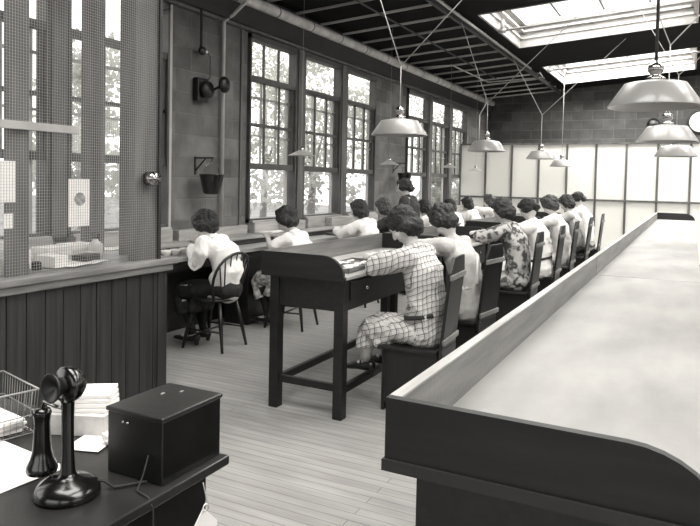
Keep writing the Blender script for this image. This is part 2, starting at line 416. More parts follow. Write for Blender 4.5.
    if shoes:
        for i in (0, 1):
            tf = V(J.get('toe', (.15, 0, -.05)))
            MB().tube([kn[i].lerp(an[i], .25), kn[i].lerp(an[i], .4), kn[i].lerp(an[i], .8), an[i]+V((0,0,-.01))], [.055, .057, .038, .037], 14).build('stocking', stock, root)
            q = MB(); q.tube([an[i]+V((-.045, 0, -.04)), an[i]+V((.0, 0, -.045)), an[i]+V((.06, 0, -.05)), an[i]+tf+V((.02,0,0))], [(.034, .034), (.036, .038), (.03, .042), (.018, .036)], 14, side=lat, round_=True)
            q.cyl(an[i]+V((-.05, 0, -.05)), an[i]+V((-.045, 0, -.1)), .022, 10, .018)
            q.tube([an[i]+V((.02,-.04,-.04)), an[i]+V((.03,0,.012)), an[i]+V((.02,.04,-.04))], .007, 6)
            qm = q.mesh('shoe'); qm.materials.append(MATS['shoe']); MB().build('shoe', 'shoe', root, mesh=qm)
    return root

def seated(head=(.25, 1.2), neck=(.17, 1.06), el=((.35, .22, .945), (.35, -.24, .945)), wr=((.44, .04, .965), (.44, -.04, .965)), seat=.44, **k):
    J = dict(hdir=((.5, -.6, .3), (.5, .6, .3)), pelvis=(0, 0, seat+.075), neck=(neck[0], 0, neck[1]), head=(head[0], k.pop('hy', 0), head[1]), elbow=el, wrist=wr,
             knee=((.40, .1, seat+.075), (.40, -.1, seat+.075)), ankle=((.44, .09, .27), (.44, -.09, .27)))
    J.update(k); return J

YR = PI      # facing the window wall (-X)
# the row on plank chairs, near to far
person((-1.53, 4.14), YR-.03, 'person in a plaid dress seated nearest on a plank-back chair, bent over the work table',
       seated(head=(.19, 1.21), neck=(.1, 1.065), hpitch=.75, hyaw=.1, elbow=((.29, .22, .945), (.32, -.25, .95)), wrist=((.36, .0, .97), (.38, -.06, .97)), bend=(-.03, 0, 0),
              knee=((.37, .1, .515), (.37, -.1, .515)), ankle=((.41, .09, .29), (.35, -.09, .30)), toe=(.13, 0, -.07), hem=.62), 'cloth_plaid', 'sidebun', vox=.007, seed=1, sleeve=.95, shoes=True, stock='stocking_pale', belt=True)
person((-1.53, 5.12), YR-.15, 'person in a pale dress with crossed apron straps, second in the plank-chair row',
       seated(head=(.26, 1.19), neck=(.17, 1.05), hpitch=.9, hyaw=-.1, elbow=((.42, .22, .97), (.40, -.2, .95)), wrist=((.5, .02, .96), (.5, -.02, .95))), 'cloth_pale', 'puff', 'hair_mid', vox=.0085, seed=2, sleeve=.9, apron='cloth_white')
person((-1.53, 6.82), YR-.05, 'person in a flowered dress seated third in the plank-chair row',
       seated(head=(.2, 1.23), neck=(.14, 1.09), hpitch=.55), 'cloth_floral', 'bob', 'hair_mid', vox=.01, seed=3, sleeve=.9)
person((-1.53, 8.02), YR, 'person in a white dress with dark bobbed hair, fourth in the plank-chair row',
       seated(head=(.2, 1.21), neck=(.14, 1.07), hpitch=.6), 'cloth_white', 'bun', 'hair_dark', vox=.011, seed=4, sleeve=.9, belt=True)
person((-1.53, 9.4), YR, 'person in a white dress with fluffy light hair, fifth in the plank-chair row',
       seated(head=(.2, 1.22), neck=(.14, 1.08), hpitch=.7), 'cloth_white', 'puff', 'hair_light', vox=.012, seed=5, sleeve=.9)
person((-1.53, 10.75), YR, 'person in a pale blouse and dark skirt, sixth in the plank-chair row',
       seated(head=(.2, 1.23), neck=(.14, 1.09), hpitch=.6), 'cloth_pale', 'bob', 'hair_mid', skirt='cloth_dark', vox=.012, seed=6, sleeve=.9)
person((-1.53, 11.9), YR, 'person in a white blouse seated farthest in the plank-chair row',
       seated(head=(.2, 1.27), neck=(.15, 1.13), hpitch=.4), 'cloth_white', 'bun', 'hair_dark', skirt='cloth_floral', vox=.012, seed=7, sleeve=.9)
# the row along the window bench
def bench_pose(hx=.2, hz=1.07, **k):
    d = dict(head=(hx, hz), neck=(hx-.1, hz-.13), elbow=((.22, .21, .80), (.22, -.21, .80)), wrist=((.34, .06, .88), (.34, -.05, .87)),
             knee=((.4, .1, .5), (.4, -.1, .5)), ankle=((.30, .09, .12), (.30, -.09, .12)), hpitch=.8)
    d.update(k); return seated(**d)
person((-3.62, 4.72), YR+.12, 'person in white blouse and dark skirt on the nearest hoop-back chair, hands at the face',
       bench_pose(.24, 1.075, neck=(.17, .97), hpitch=.75, hyaw=.0, elbow=((.19, .22, .76), (.2, -.2, .78)), wrist=((.33, .06, .89), (.32, -.03, .93)), bend=(-.07, 0, .0), curl=.9), 'cloth_white', 'puff', 'hair_dark', skirt='cloth_black', vox=.0075, seed=11, sleeve=.9, shoes=True, stock='cloth_black')
person((-3.5, 5.72), YR+.05, 'person in a pale short-sleeved blouse, second along the window bench from the counter',
       bench_pose(.15, 1.09, hpitch=.6, elbow=((.2, .22, .82), (.2, -.2, .82)), wrist=((.32, .08, .9), (.32, -.06, .92))), 'cloth_white', 'puff', 'hair_mid', skirt='garment_print', vox=.0085, seed=12, sleeve=.5, shoes=True, stock='cloth_black')
person((-3.5, 7.25), YR, 'person in white blouse with bobbed hair, just left of the one in dark grey',
       bench_pose(.1, 1.15, hpitch=.3, elbow=((.22, .22, .86), (.22, -.25, .86)), wrist=((.36, .08, .9), (.36, -.1, .9))), 'cloth_white', 'bob', 'hair_mid', skirt='cloth_dark', vox=.01, seed=13, sleeve=.9)
person((-3.45, 7.92), YR+.1, 'person in dark grey at the window bench, in front of the standing person',
       bench_pose(.12, 1.16, hpitch=.35, elbow=((.25, .2, .86), (.2, -.22, .84))), 'cloth_dark', 'bob', 'hair_light', vox=.01, seed=14, sleeve=.9, collar=True)
person((-3.45, 9.4), YR, 'person in a white blouse half hidden behind the head of the one in plaid',
       bench_pose(.12, 1.12, hpitch=.5), 'cloth_white', 'bob', 'hair_dark', skirt='cloth_dark', vox=.011, seed=15, sleeve=.9)
person((-3.5, 10.65), YR, 'person in a white blouse with round dark bob, right below the far window group',
       bench_pose(.1, 1.11, hpitch=.3), 'cloth_white', 'bob', 'hair_dark', skirt='cloth_dark', vox=.011, seed=16, sleeve=.9)
person((-3.5, 11.65), YR, 'person in white with small dark bob, just left of the one reaching forward',
       bench_pose(.1, 1.13, hpitch=.3), 'cloth_white', 'bob', 'hair_dark', skirt='cloth_dark', vox=.012, seed=17, sleeve=.9)
person((-3.3, 12.45), YR, 'person with light hair in a white blouse reaching an arm forward before the white partition',
       bench_pose(.12, 1.16, hpitch=.2, elbow=((.3, .2, 1.0), (.3, -.2, .98)), wrist=((.52, .12, .98), (.55, -.1, .96))), 'cloth_white', 'puff', 'hair_light', skirt='cloth_dark', vox=.012, seed=18, sleeve=.9)
# the standing one
person((-3.36, 8.32), YR+.05, 'person standing in a dark dress with white collar beneath the far fire bucket',
       dict(pelvis=(0, 0, .88), neck=(.03, 0, 1.29), head=(.09, 0, 1.425), elbow=((.03, .24, 1.03), (.03, -.24, 1.03)), wrist=((.22, .1, .98), (.22, -.08, .98)),
            knee=((.03, .09, .47), (.0, -.09, .47)), ankle=((0, .09, .09), (0, -.09, .09)), hpitch=.2, bend=(-.02, 0, 0)),
       'cloth_dark', 'bun', 'hair_mid', vox=.01, seed=21, sleeve=.9, standing=True, collar=True, shoes=True)

# ------------------------------------------------------------------ room
WX = -4.55; YB = 16.1; XR = 6.0; YN = -3.0
Z0, Z1 = 1.0, 3.16
def zc(x): return 3.6+.07*(x+4.5)
struct(B((WX-.3, YN-.1, -.12), (XR+.3, YB+.3, 0)).build('floor', 'floorboards'))
# left wall: sill wall, header, piers
GR = [(-1.2, 2.0), (1.06, 4.93), (6.24, 9.64), (10.98, 14.45)]
w = MB()
w.box((WX-.06, YN, 0), (WX, YB+.3, Z0)); w.box((WX-.06, YN, Z1), (WX, YB+.3, 3.95))
GRp = [(-1.6, .9)] + GR[1:]
y = YN
for a, b in GRp:
    w.box((WX-.06, y, Z0), (WX, a, Z1)); y = b
w.box((WX-.06, y, Z0), (WX, YB+.3, Z1))
struct(w.build('wall_left', 'block_side'))
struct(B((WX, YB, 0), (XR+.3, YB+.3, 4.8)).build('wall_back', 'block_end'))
w = MB(); w.box((XR, YN, 0), (XR+.3, YB, 1.0)); w.box((XR, YN, 3.2), (XR+.3, YB, 4.6))
for a in (-3, 1.7, 6.4, 11.1): w.box((XR, a, 1.0), (XR+.3, a+1.2, 3.2))
w.box((XR, 15.4, 1.0), (XR+.3, YB, 3.2))
struct(w.build('wall_right', 'block_side'))
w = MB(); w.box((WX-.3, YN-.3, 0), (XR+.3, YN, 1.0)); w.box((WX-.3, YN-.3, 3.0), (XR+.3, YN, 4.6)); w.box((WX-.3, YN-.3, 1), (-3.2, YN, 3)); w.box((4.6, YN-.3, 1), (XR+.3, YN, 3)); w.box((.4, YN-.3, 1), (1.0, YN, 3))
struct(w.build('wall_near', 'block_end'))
# ceiling with skylight holes
SK = [(4.4, 6.75), (8.65, 11.0), (12.9, 15.25), (.15, 2.5)]
SX = [(-2.6, 0.0), (.3, 2.9), (3.2, 5.8)]
def slab(x0, x1, y0, y1, t=.1):
    vs = []
    for dz in (0, t):
        for x, y in ((x0, y0), (x1, y0), (x1, y1), (x0, y1)): vs.append((x, y, zc(x)+dz))
    return vs, [(0,3,2,1),(4,5,6,7),(0,1,5,4),(1,2,6,5),(2,3,7,6),(3,0,4,7)]
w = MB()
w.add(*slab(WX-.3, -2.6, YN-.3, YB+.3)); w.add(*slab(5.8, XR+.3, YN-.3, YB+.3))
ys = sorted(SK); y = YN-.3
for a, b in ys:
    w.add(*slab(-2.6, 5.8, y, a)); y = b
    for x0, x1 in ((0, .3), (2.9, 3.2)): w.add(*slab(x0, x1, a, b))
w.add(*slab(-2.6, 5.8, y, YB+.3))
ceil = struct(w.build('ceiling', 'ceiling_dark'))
for k in range(-2, 15):
    y = 7.18+.63*k
    p = MB(); p.bar((-4.55, y, zc(-4.55)-.015), (-2.78, y, zc(-2.78)-.015), .018, .03); p.build('purlin', 'steel_light' if k % 3 == 0 else 'conduit', ceil)
p = MB(); p.box((-2.84, YN, 3.62), (-2.8, YB, 3.70)); p.build('roof_beam', 'steel_dark', ceil)
p = MB(); p.cyl((-2.74, YN, 3.655), (-2.74, 12.6, 3.655), .018); p.build('beam_rod', 'steel_light', ceil)
p = MB(); p.cyl((-3.55, YN, 3.60), (-3.55, 13.2, 3.60), .012); p.build('beam_rod', 'steel_dark', ceil)
# skylights
n = 10
for si, (a, b) in enumerate(ys):
    for sx, (x0, x1) in enumerate(SX):
        zz = zc(x1); zl = zc(x0)
        e = bpy.data.objects.new('window_%d' % n, None); C.objects.link(e); e.location = (0, 0, 0); struct(e); n += 1
        def sb(q, xa, xb, ya, yb, za, zb_): q.prism([(xa, zc(xa)+za), (xb, zc(xb)+za), (xb, zc(xb)+zb_), (xa, zc(xa)+zb_)], 1, ya, yb)
        # curb: four boards, stepped ledges
        q = MB()
        sb(q, x0, x0+.03, a, b, -.01, .42); sb(q, x1-.03, x1, a, b, -.01, .42); sb(q, x0, x1, b-.03, b, -.01, .42); sb(q, x0, x1, a, a+.03, -.01, .42)
        q.build('curb', 'sash_light', e)
        q = MB()
        for kk, (dz, wd) in enumerate(((.12, .06), (.22, .1), (.32, .14))):
            sb(q, x0, x1, b-wd, b, dz, dz+.03); sb(q, x0, x0+wd, a, b, dz, dz+.03); sb(q, x1-wd, x1, a, b, dz, dz+.03)
        q.build('ledge', 'conduit', e)
        q = MB()
        for kk in range(1, 4): xx = x0+kk*(x1-x0)/4; sb(q, xx-.015, xx+.015, a, b, .4, .44)
        q.build('glazing_bar', 'steel_dark', e)
        q = MB(); sb(q, x0, x1, a, b, .445, .45); q.build('pane', 'pane_glass', e)
# ------------------------------------------------------------------ left windows
def window(n, y0, y1, style):
    WF = WX+.075
    e = bpy.data.objects.new('window_%d' % n, None); C.objects.link(e); e.location = (WF-.1, (y0+y1)/2, Z0); struct(e)
    O = lambda mb, nm, m: mb.build(nm, m, e, loc=(-(WF-.1), -(y0+y1)/2, -Z0))
    xa, xb = WF-.15, WF-.03
    q = MB(); q.box((xa, y0, Z0), (xb, y0+.028, Z1)); q.box((xa, y1-.028, Z0), (xb, y1, Z1)); q.box((xa, y0, Z1-.06), (xb, y1, Z1)); q.box((xa, y0, Z0), (xb, y1, Z0+.04))
    O(q, 'window_frame', 'sash_dark')
    ya, yb = y0+.028, y1-.028; zt = 2.66
    # transom
    q = MB(); q.box((WF-.12, ya, 3.105), (WF-.07, yb, 3.13)); q.box((WF-.13, ya, zt-.03), (WF-.04, yb, zt+.03))
    if style == 0:
        for k in (1, 2): q.box((WF-.11, ya+k*(yb-ya)/3-.008, zt), (WF-.08, ya+k*(yb-ya)/3+.008, 3.08))
    O(q, 'transom_sash', 'sash_dark')
    lo = 1.65
    q = MB(); q.box((WF-.1, ya, lo-.035), (WF-.05, yb, lo+.035)); q.box((WF-.1, ya, lo), (WF-.06, ya+.035, zt)); q.box((WF-.1, yb-.035, lo), (WF-.06, yb, zt))
    q.box((WF-.1, ya, 2.13-.018), (WF-.06, yb, 2.13+.018))
    for k in (1, 2): q.box((WF-.09, ya+k*(yb-ya)/3-.009, lo), (WF-.065, ya+k*(yb-ya)/3+.009, zt))
    O(q, 'lower_sash', 'sash_dark')
    q = MB(); q.box((WF-.14, ya, 2.44), (WF-.11, yb, 2.465)); q.box((WF-.14, ya, 2.0), (WF-.11, yb, 2.02))
    off = .05 if style else .0
    for k in (1, 2): q.box((WF-.14, ya+off+k*(yb-ya)/3-.009, lo), (WF-.115, ya+off+k*(yb-ya)/3+.009, zt))
    q.box((WF-.14, yb-.1, Z0), (WF-.11, yb-.06, zt)); q.box((WF-.14, ya+.03, Z0), (WF-.11, ya+.06, zt))
    O(q, 'upper_sash', 'sash_light')
    q = MB(); q.box((WF-.128, ya, lo), (WF-.125, yb, Z1-.06)); O(q, 'pane', 'pane_glass')
n = 1
for gi, (a, b) in enumerate(GR[1:]):
    u = (b-a-.36)/3
    for k in range(3):
        y0 = a+k*(u+.18); window(n, y0, y0+u, 0 if (k == 0 and gi == 1) else 1); n += 1
        if k < 2:
            t = B((WX-.03, y0+u+.02, Z0), (WX+.055, y0+u+.16, Z1)).build('trim_%d' % (gi*2+k+1), 'mullion'); struct(t)
# head beam, sills, jamb strips
struct(B((WX, YN, 3.17), (WX+.07, YB, 3.2)).build('trim_21', 'mullion'))
struct(B((WX, YN, 3.2), (WX+.12, YB, 3.4)).build('trim_22', 'trim_dark'))
struct(B((WX, YN, 3.4), (WX+.05, YB, 3.6)).build('trim_23', 'trim_dark'))
k = 24
for a, b in GR[1:]:
    u = (b-a-.36)/3
    for j in range(3):
        y0 = a+j*(u+.18)
        q = MB(); q.box((WX-.02, y0+.02, .88), (WX+.12, y0+u-.02, 1.0)); q.box((WX-.1, y0+.01, 1.0), (WX+.1, y0+u-.01, 1.02)); struct(q.build('trim_%d' % k, 'bench_wood', bevel=.004)); k += 1
for a in (4.97, 6.12):
    struct(B((WX, a-.02, .9), (WX+.02, a+.02, 3.17)).build('trim_%d' % k, 'conduit' if a < 5 else 'mullion')); k += 1
q = MB(); q.box((WX, 5.02, .86), (WX+.1, 6.15, .98)); struct(q.build('trim_%d' % k, 'bench_wood', bevel=.004)); k += 1
q = MB(); q.box((WX, 9.75, .86), (WX+.1, 10.88, .98)); struct(q.build('trim_%d' % k, 'bench_wood', bevel=.004)); k += 1
# ------------------------------------------------------------------ white partition at the far end
pt = bpy.data.objects.new('wall_partition', None); C.objects.link(pt); pt.location = (0, 14.0, 0); struct(pt)
PO = (0, -14.0, 0)
sx = [-4.5+.558*k for k in range(19)]
for i in range(18):
    a, b = sx[i], min(sx[i+1], XR)
    B((a, 14.02, 1.235), (b, 14.035, 2.33)).build('panel', 'frosted_panel', pt, loc=PO)
    B((a, 14.02, .1), (b, 14.035, 1.205)).build('panel', 'frosted_panel', pt, loc=PO)
for x in sx[:19]:
    B((x-.02, 14.0, 0), (x+.02, 14.05, 2.36)).build('stile', 'mullion', pt, loc=PO)
for z in (.05, 1.22, 2.345):
    B((-4.5, 13.99, z-.018), (XR, 14.055, z+.018)).build('rail', 'mullion', pt, loc=PO)

# ------------------------------------------------------------------ pipes and conduits
e = empty('wall_pipe', (-4.4, 0, 3.46), 'fat pale lagged pipe running below the ceiling along the window wall', 'pipe')
MB().cyl((0, YN, 0), (0, YB, 0), .062, 16).build('pipe_run', 'pipe_white', e)
bn = MB().cyl((0, -2, 0), (0, -1.975, 0), .064, 16).build('band', 'pipe_band', e)
for i in range(1, 23): c_ = bn.copy(); c_.location = (0, .78*i, 0); C.objects.link(c_)
q = MB(); q.tube([(-4.5, 5.74, .98), (-4.5, 5.74, 3.17), (-4.4, 5.78, 3.25), (-4.05, 5.9, 3.62)], .02, 10)
tag(q.build('conduit', 'conduit'), 'white conduit rising up the block pier beside the near fire bucket', 'conduit')
q = MB(); q.tube([(-4.5, 11.2, 3.55), (-3.85, 11.35, 3.585), (-3.8, 13.5, 3.59), (-2.73, 13.7, 3.66), (-2.7, 13.2, 3.68)], .012, 8)
tag(q.build('conduit', 'conduit'), 'thin white conduit zigzagging below the dark roof boards', 'conduit')
for yy, lb in ((9.55, 'horizontal pipe crossing under the large near skylight'), (13.15, 'horizontal pipe crossing under the small far skylight')):
    q = MB(); q.cyl((-2.5, yy, 3.7), (5.8, yy, 4.28), .018, 8); q.cyl((-2.5, yy, 3.7), (-2.5, yy, 3.86), .03, 10); q.cyl((-2.55, yy, 3.7), (-2.45, yy, 3.7), .035, 10)
    q.cyl((0.15, yy, 3.85), (.15, yy, 4.0), .02, 8)
    tag(q.build('skylight_pipe', 'steel_light'), lb, 'pipe')
DROP = MB(); DROP.cyl((-2.519, 8.6, 2.404), (-2.519, 8.6, 2.08), .008, 6); DROP.cyl((-2.43, 8.6, 2.56), (-2.519, 8.6, 2.404), .008, 6)
# ------------------------------------------------------------------ pendant lamps
def lamp_parts(root, r, zr, zn, zceil, stays, rod=False):
    """root at rim centre; shade wide shallow, socket, cord, stays"""
    k = r/.25
    sh = MB(); sh.lathe([(r, 0), (r*1.0, .008*k), (r*.70, .118*k), (r*.66, .132*k), (.05, .15*k), (.045, .152*k)], n=40)
    sh.lathe([(.045, .146*k), (r*.64, .126*k), (r*.67, .114*k), (r*.975, .004*k), (r, 0)], n=40)
    s = sh.build('lamp_shade', 'shade_enamel', root)
    q = MB(); q.lathe([(.05, .148*k), (.055, .165*k), (.03, .175*k), (.03, .19*k), (.042, .2*k), (.042, .235*k), (.025, .25*k), (.01, .265*k), (.001, .268*k)], n=20)
    sk_ = q.build('socket', 'nickel', root)
    q = MB(); q.ell((0, 0, .075*k), (.035, .035, .05)); q.cyl((0, 0, .1*k), (0, 0, .16*k), .018)
    q.build('bulb', 'bulb_dark', sk_)
    top = (zn if stays else zceil)-zr
    q = MB(); q.cyl((0, 0, .25*k), (0, 0, top), .009 if rod else .0045, 8); q.build('rod' if rod else 'cord', 'steel_dark' if rod else 'cord_light', root)
    for dx, z in stays:
        MB().cyl((0, 0, top), (dx, 0, z-zr), .005, 6).build('stay_wire', 'cord_light', root)
LG = 'wide enamel pendant lamps'
def L_(x, y, z, zn, stays, label, r=.25, rod=False):
    e = empty('pendant_lamp', (x, y, z), label, 'lamp', LG); lamp_parts(e, r, z, zn, zc(x), stays, rod); return e
L_(-2.34, 5.5, 1.915, 2.53, [(-.41, 3.68), (1.32, 3.80)], 'wide pale pendant lamp hanging before the first tall windows, above the near work table')
L_(-2.415, 8.6, 1.925, 2.56, [(-.40, 3.68), (1.32, 3.80)], 'wide pale pendant lamp in front of the left end of the white partition')
L_(-2.25, 11.3, 1.93, 2.66, [(-.55, 3.7), (1.25, 3.82)], 'small-looking pendant lamp between two others in front of the white partition', r=.24)
L_(-2.3, 13.6, 1.87, 2.9, [], 'farthest and darkest pendant lamp in front of the white partition', r=.23)
L_(-.205, 4.17, 1.955, 3.9, [], 'largest and nearest pendant lamp, on a straight rod at the upper right', rod=True)
L_(-.21, 6.47, 1.90, 2.74, [(-.42, 3.85), (1.1, 3.95)], 'pendant lamp directly behind and below the largest one', r=.25)
L_(-.2, 9.6, 1.90, 2.95, [(-.5, 3.85), (1.1, 3.95)], 'pendant lamp above the far end of the long right table, lowest of the right column', r=.26)
tag(DROP.build('conduit', 'conduit'), 'short white conduit dropping beside the second wide pendant lamp', 'conduit')
def small(x, y, z, label, r=.15):
    e = empty('bench_lamp', (x, y, z), label, 'lamp', 'small enamel lamps over the window bench')
    MB().lathe([(r, 0), (r*.85, .012), (.035, .055), (.03, .06)], n=24).lathe([(.03, .055), (r*.85, .006), (r, 0)], n=24).build('lamp_shade', 'shade_enamel', e)
    MB().lathe([(.03, .055), (.03, .075), (.02, .09), (.004, .1)], n=14).build('socket', 'nickel', e)
    MB().ell((0, 0, .03), (.022, .022, .03)).build('bulb', 'bulb_dark', e)
    MB().cyl((0, 0, .09), (0, 0, zc(x)-z), .0018, 5).build('cord', 'cord_light', e)
small(-3.73, 6.11, 1.76, 'small white cone lamp hanging before the nearest tall window')
small(-3.8, 8.6, 1.74, 'small white cone lamp half behind the nearest wide pendant, before the block pier', .14)
small(-3.82, 11.25, 1.77, 'small white cone lamp before the far window group', .15)
small(-3.95, 13.3, 1.76, 'small grey cone lamp before the left end of the white partition', .15)

# ------------------------------------------------------------------ things on the walls
def bucket(x, y, z, label):
    e = empty('fire_bucket', (x, y, z), label, 'bucket', 'fire buckets on wall brackets')
    MB().lathe([(.001, 0), (.07, .004), (.085, .02), (.125, .2), (.128, .205), (.118, .2), (.08, .025), (.001, .02)], n=24).build('pail', 'black_enamel', e)
    q = MB(); q.tube([(0, -.125, .2), (0, -.1, .29), (0, 0, .335), (0, .1, .29), (0, .125, .2)], .004, 6); q.build('bail', 'nickel', e)
    q = MB(); q.bar((WX-x, 0, .37), (.02, 0, .37), .02, .014); q.bar((WX-x+.005, 0, .2), (WX-x+.005, 0, .385), .02, .01); q.bar((WX-x+.01, 0, .24), (-.08, 0, .365), .012, .012); q.cyl((0, 0, .335), (0, 0, .37), .005)
    q.build('bracket', 'black_iron', e)
bucket(-4.33, 5.36, 1.335, 'black fire bucket hanging on a bracket on the near block pier')
bucket(-4.33, 10.45, 1.45, 'small black fire bucket on the far block pier above the standing person')
e = empty('electrical_box', (-4.5, 5.4, 2.4), 'black iron box on the near block pier, fed by a hanging cord', 'electrical box')
B((-.04, -.1, -.12), (.03, .06, .12)).build('case', 'black_iron', e, bevel=.01)
MB().cyl((.03, -.0, 0), (.09, -.0, 0), .085, 20).build('drum', 'black_iron', e)
e = empty('wall_gong', (-4.34, 5.56, 2.47), 'round black gong on an arm in front of the white conduit', 'gong')
MB().lathe([(.001, .04), (.05, .035), (.085, .01), (.085, -.01), (.03, -.03), (.001, -.035)], n=24, M=Matrix.Rotation(PI/2, 3, 'Y')).build('dish', 'black_iron', e)
MB().tube([(0, 0, 0), (-.08, -.06, -.05), (-.16, -.1, -.07)], .014, 8).build('arm', 'black_iron', e)
e = empty('cord_fitting', (-4.47, 5.36, 2.79), 'black cord socket with a small bright boss high on the near block pier', 'fitting')
MB().ell((0, 0, 0), (.035, .055, .045)).build('fitting_body', 'black_iron', e); MB().ell((.04, .02, -.01), (.012, .015, .015)).build('boss', 'porcelain', e)
MB().cyl((0, -.02, .03), (0, -.02, .78), .014).build('feed_tube', 'cord_dark', e)
MB().tube([(.02, .04, 0), (.02, .1, -.05), (.02, .1, -.25), (.02, .06, -.3)], .005, 6).build('cord', 'cord_dark', e)
e = empty('wall_clock', (.12, YB-.005, 2.92), 'round white-faced wall clock cut by the right edge, above the partition', 'clock')
MY = Matrix.Rotation(PI/2, 3, 'X')
MB().lathe([(.25, 0), (.25, .05), (.235, .06), (.215, .05), (.215, .02)], n=32, M=MY).build('clock_rim', 'black_iron', e)
MB().lathe([(.001, .025), (.218, .025)], n=32, M=MY).build('clock_face', 'face_clock', e)
q = MB(); q.bar((0, -.03, 0), (.08, -.03, .1), .008, .014); q.bar((0, -.03, 0), (-.02, -.03, .17), .006, .01); q.build('clock_hand', 'black_iron', e)
q = MB()
for i in range(12): q.bar((.175*math.cos(i*PI/6), -.028, .175*math.sin(i*PI/6)), (.2*math.cos(i*PI/6), -.028, .2*math.sin(i*PI/6)), .008, .008)
q.build('hour_mark', 'black_iron', e)
q = MB(); q.lathe([(.001, .09), (.07, .08), (.12, .05), (.135, .01), (.135, 0)], n=24, M=MY)
o = q.build('wall_bell', 'black_iron'); o.location = (-.8, YB-.01, 2.88); tag(o, 'round black bell on the dark block wall left of the clock', 'bell')

# ------------------------------------------------------------------ window bench
e = empty('window_bench', (-3.95, 3.5, 0), 'long two-level workbench running under the windows of the left wall', 'workbench')
def W(mb, nm, m, bv=0): return mb.build(nm, m, e, loc=(3.95, -3.5, 0), bevel=bv)
W(B((-4.24, 3.5, .765), (-3.93, 13.95, .80)), 'bench_top', 'bench_wood', .003)
W(B((-4.25, 3.5, .80), (-4.22, 13.95, .855)), 'riser', 'trim_dark')  # shadow on the shelf front is put into the riser's dark colour
W(B((-4.53, 3.5, .855), (-4.2, 13.95, .88)), 'upper_shelf', 'bench_wood', .003)
W(B((-3.98, 3.5, .68), (-3.96, 13.95, .765)), 'apron', 'dark_wood_y')
W(B((-4.5, 3.5, 0), (-4.46, 13.95, .765)), 'back_panel', 'dark_wood_y')
for y in (3.55, 6.2, 8.9, 11.5, 13.9):
    W(B((-4.45, y-.03, 0), (-3.99, y+.03, .765)), 'leg_panel', 'dark_wood_y')
W(B((-4.3, 5.55, 0), (-4.0, 6.15, .68)), 'drawer_case', 'dark_wood_y', .005)
def wood_tray(loc, label, ld, rz=0, L=.34, D=.2, disc=8, grp='trays of dials'):
    e = empty('dial_tray', loc, label, 'tray', grp, rz)
    MB().box((-D/2, -L/2, 0), (D/2, L/2, .012)).box((-D/2, -L/2, 0), (-D/2+.012, L/2, .03)).box((D/2-.012, -L/2, 0), (D/2, L/2, .03)).box((-D/2, -L/2, 0), (D/2, -L/2+.012, .03)).box((-D/2, L/2-.012, 0), (D/2, L/2, .03)).build('tray_body', 'tray_wood', e, bevel=.002)
    r = random.Random(int(loc[1]*100))
    for i in range(disc):
        o = dial0.copy(); C.objects.link(o)
        o.location = (loc[0]+r.uniform(-D/2+.04, D/2-.04), loc[1]+r.uniform(-L/2+.04, L/2-.04), loc[2]+.016+.0045*(i % 3)); o.rotation_euler = (r.uniform(-.15, .15), r.uniform(-.15, .15), 0)
        o['label'] = ld; o['category'] = 'dial'; o['group'] = ld
q = MB(); q.lathe([(.001, 0), (.026, 0), (.027, .002), (.026, .004), (.001, .005)], n=16)
dm = q.mesh('watch_dial'); dm.materials.append(MATS['paper'])
dial0 = bpy.data.objects.new('watch_dial', dm)
wood_tray((-2.08, 4.08, .905), 'shallow wooden tray of dials on the near work table beside the one in plaid', 'white watch dial heaped in the tray on the near work table', .05, .62, .26, 26)
wood_tray((-2.1, 5.1, .905), 'shallow wooden tray on the near work table, its far end', 'white watch dial in the tray at the far end of the near work table', -.1, .4, .24, 10)
wood_tray((-2.12, 6.4, .905), 'shallow wooden tray on the second work table', 'white watch dial in the tray on the second work table', .1, .4, .24, 8)
# crumpled papers on the near work table
def paper_sheet(loc, a, b, label, name='paper_sheet', m='paper', rz=0, crump=.01, tilt=(0, 0), group=None, cat='paper', n=10, thick=.0015):
    q = MB(); vs = []; fs = []
    for i in range(n+1):
        for j in range(n+1):
            x = (i/n-.5)*a; y = (j/n-.5)*b
            vs.append((x, y, thick+crump*(1+noise.noise(V((x*14+loc[0]*9, y*14, loc[1]*7))))))
    k = len(vs); vs += [(v[0], v[1], v[2]-thick) for v in vs]
    for i in range(n):
        for j in range(n):
            a0 = i*(n+1)+j; f = (a0, a0+n+1, a0+n+2, a0+1); fs.append(f); fs.append(tuple(x+k for x in reversed(f)))
    rim = [i*(n+1) for i in range(n+1)]+[n*(n+1)+j for j in range(1, n+1)]+[i*(n+1)+n for i in range(n-1, -1, -1)]+[j for j in range(n-1, 0, -1)]
    for i in range(len(rim)): p0, p1 = rim[i], rim[(i+1) % len(rim)]; fs.append((p0, p1, p1+k, p0+k))
    q.add(vs, fs); o = q.build(name, m); o.location = loc; o.rotation_euler = (tilt[0], tilt[1], rz)
    return tag(o, label, cat, group)
paper_sheet((-2.33, 4.05, .907), .2, .5, 'crumpled pale paper along the raised back rail of the near work table', crump=.012)
paper_sheet((-4.05, 6.5, .80), .16, .5, 'flat paper on the window bench left of the bobbed one in white', crump=.006)
paper_sheet((-4.36, 6.6, .882), .22, .6, 'papers on the upper shelf of the window bench under the middle near window', crump=.008)
paper_sheet((-4.36, 4.2, .882), .22, .5, 'papers on the upper shelf of the window bench behind the mesh screen', crump=.008)
for i, y in enumerate((4.83, 4.95, 5.07)):
    q = MB(); q.lathe([(.001, 0), (.03, .0), (.045, .04), (.048, .055), (.044, .054), (.03, .008), (.001, .006)], n=18)
    o = q.build('dish', 'porcelain'); o.location = (-4.12, y-.35, .80)
    tag(o, ('leftmost', 'middle', 'rightmost')[i]+' of three small round dishes on the bench beside the screen post', 'dish', 'small dishes on the window bench')
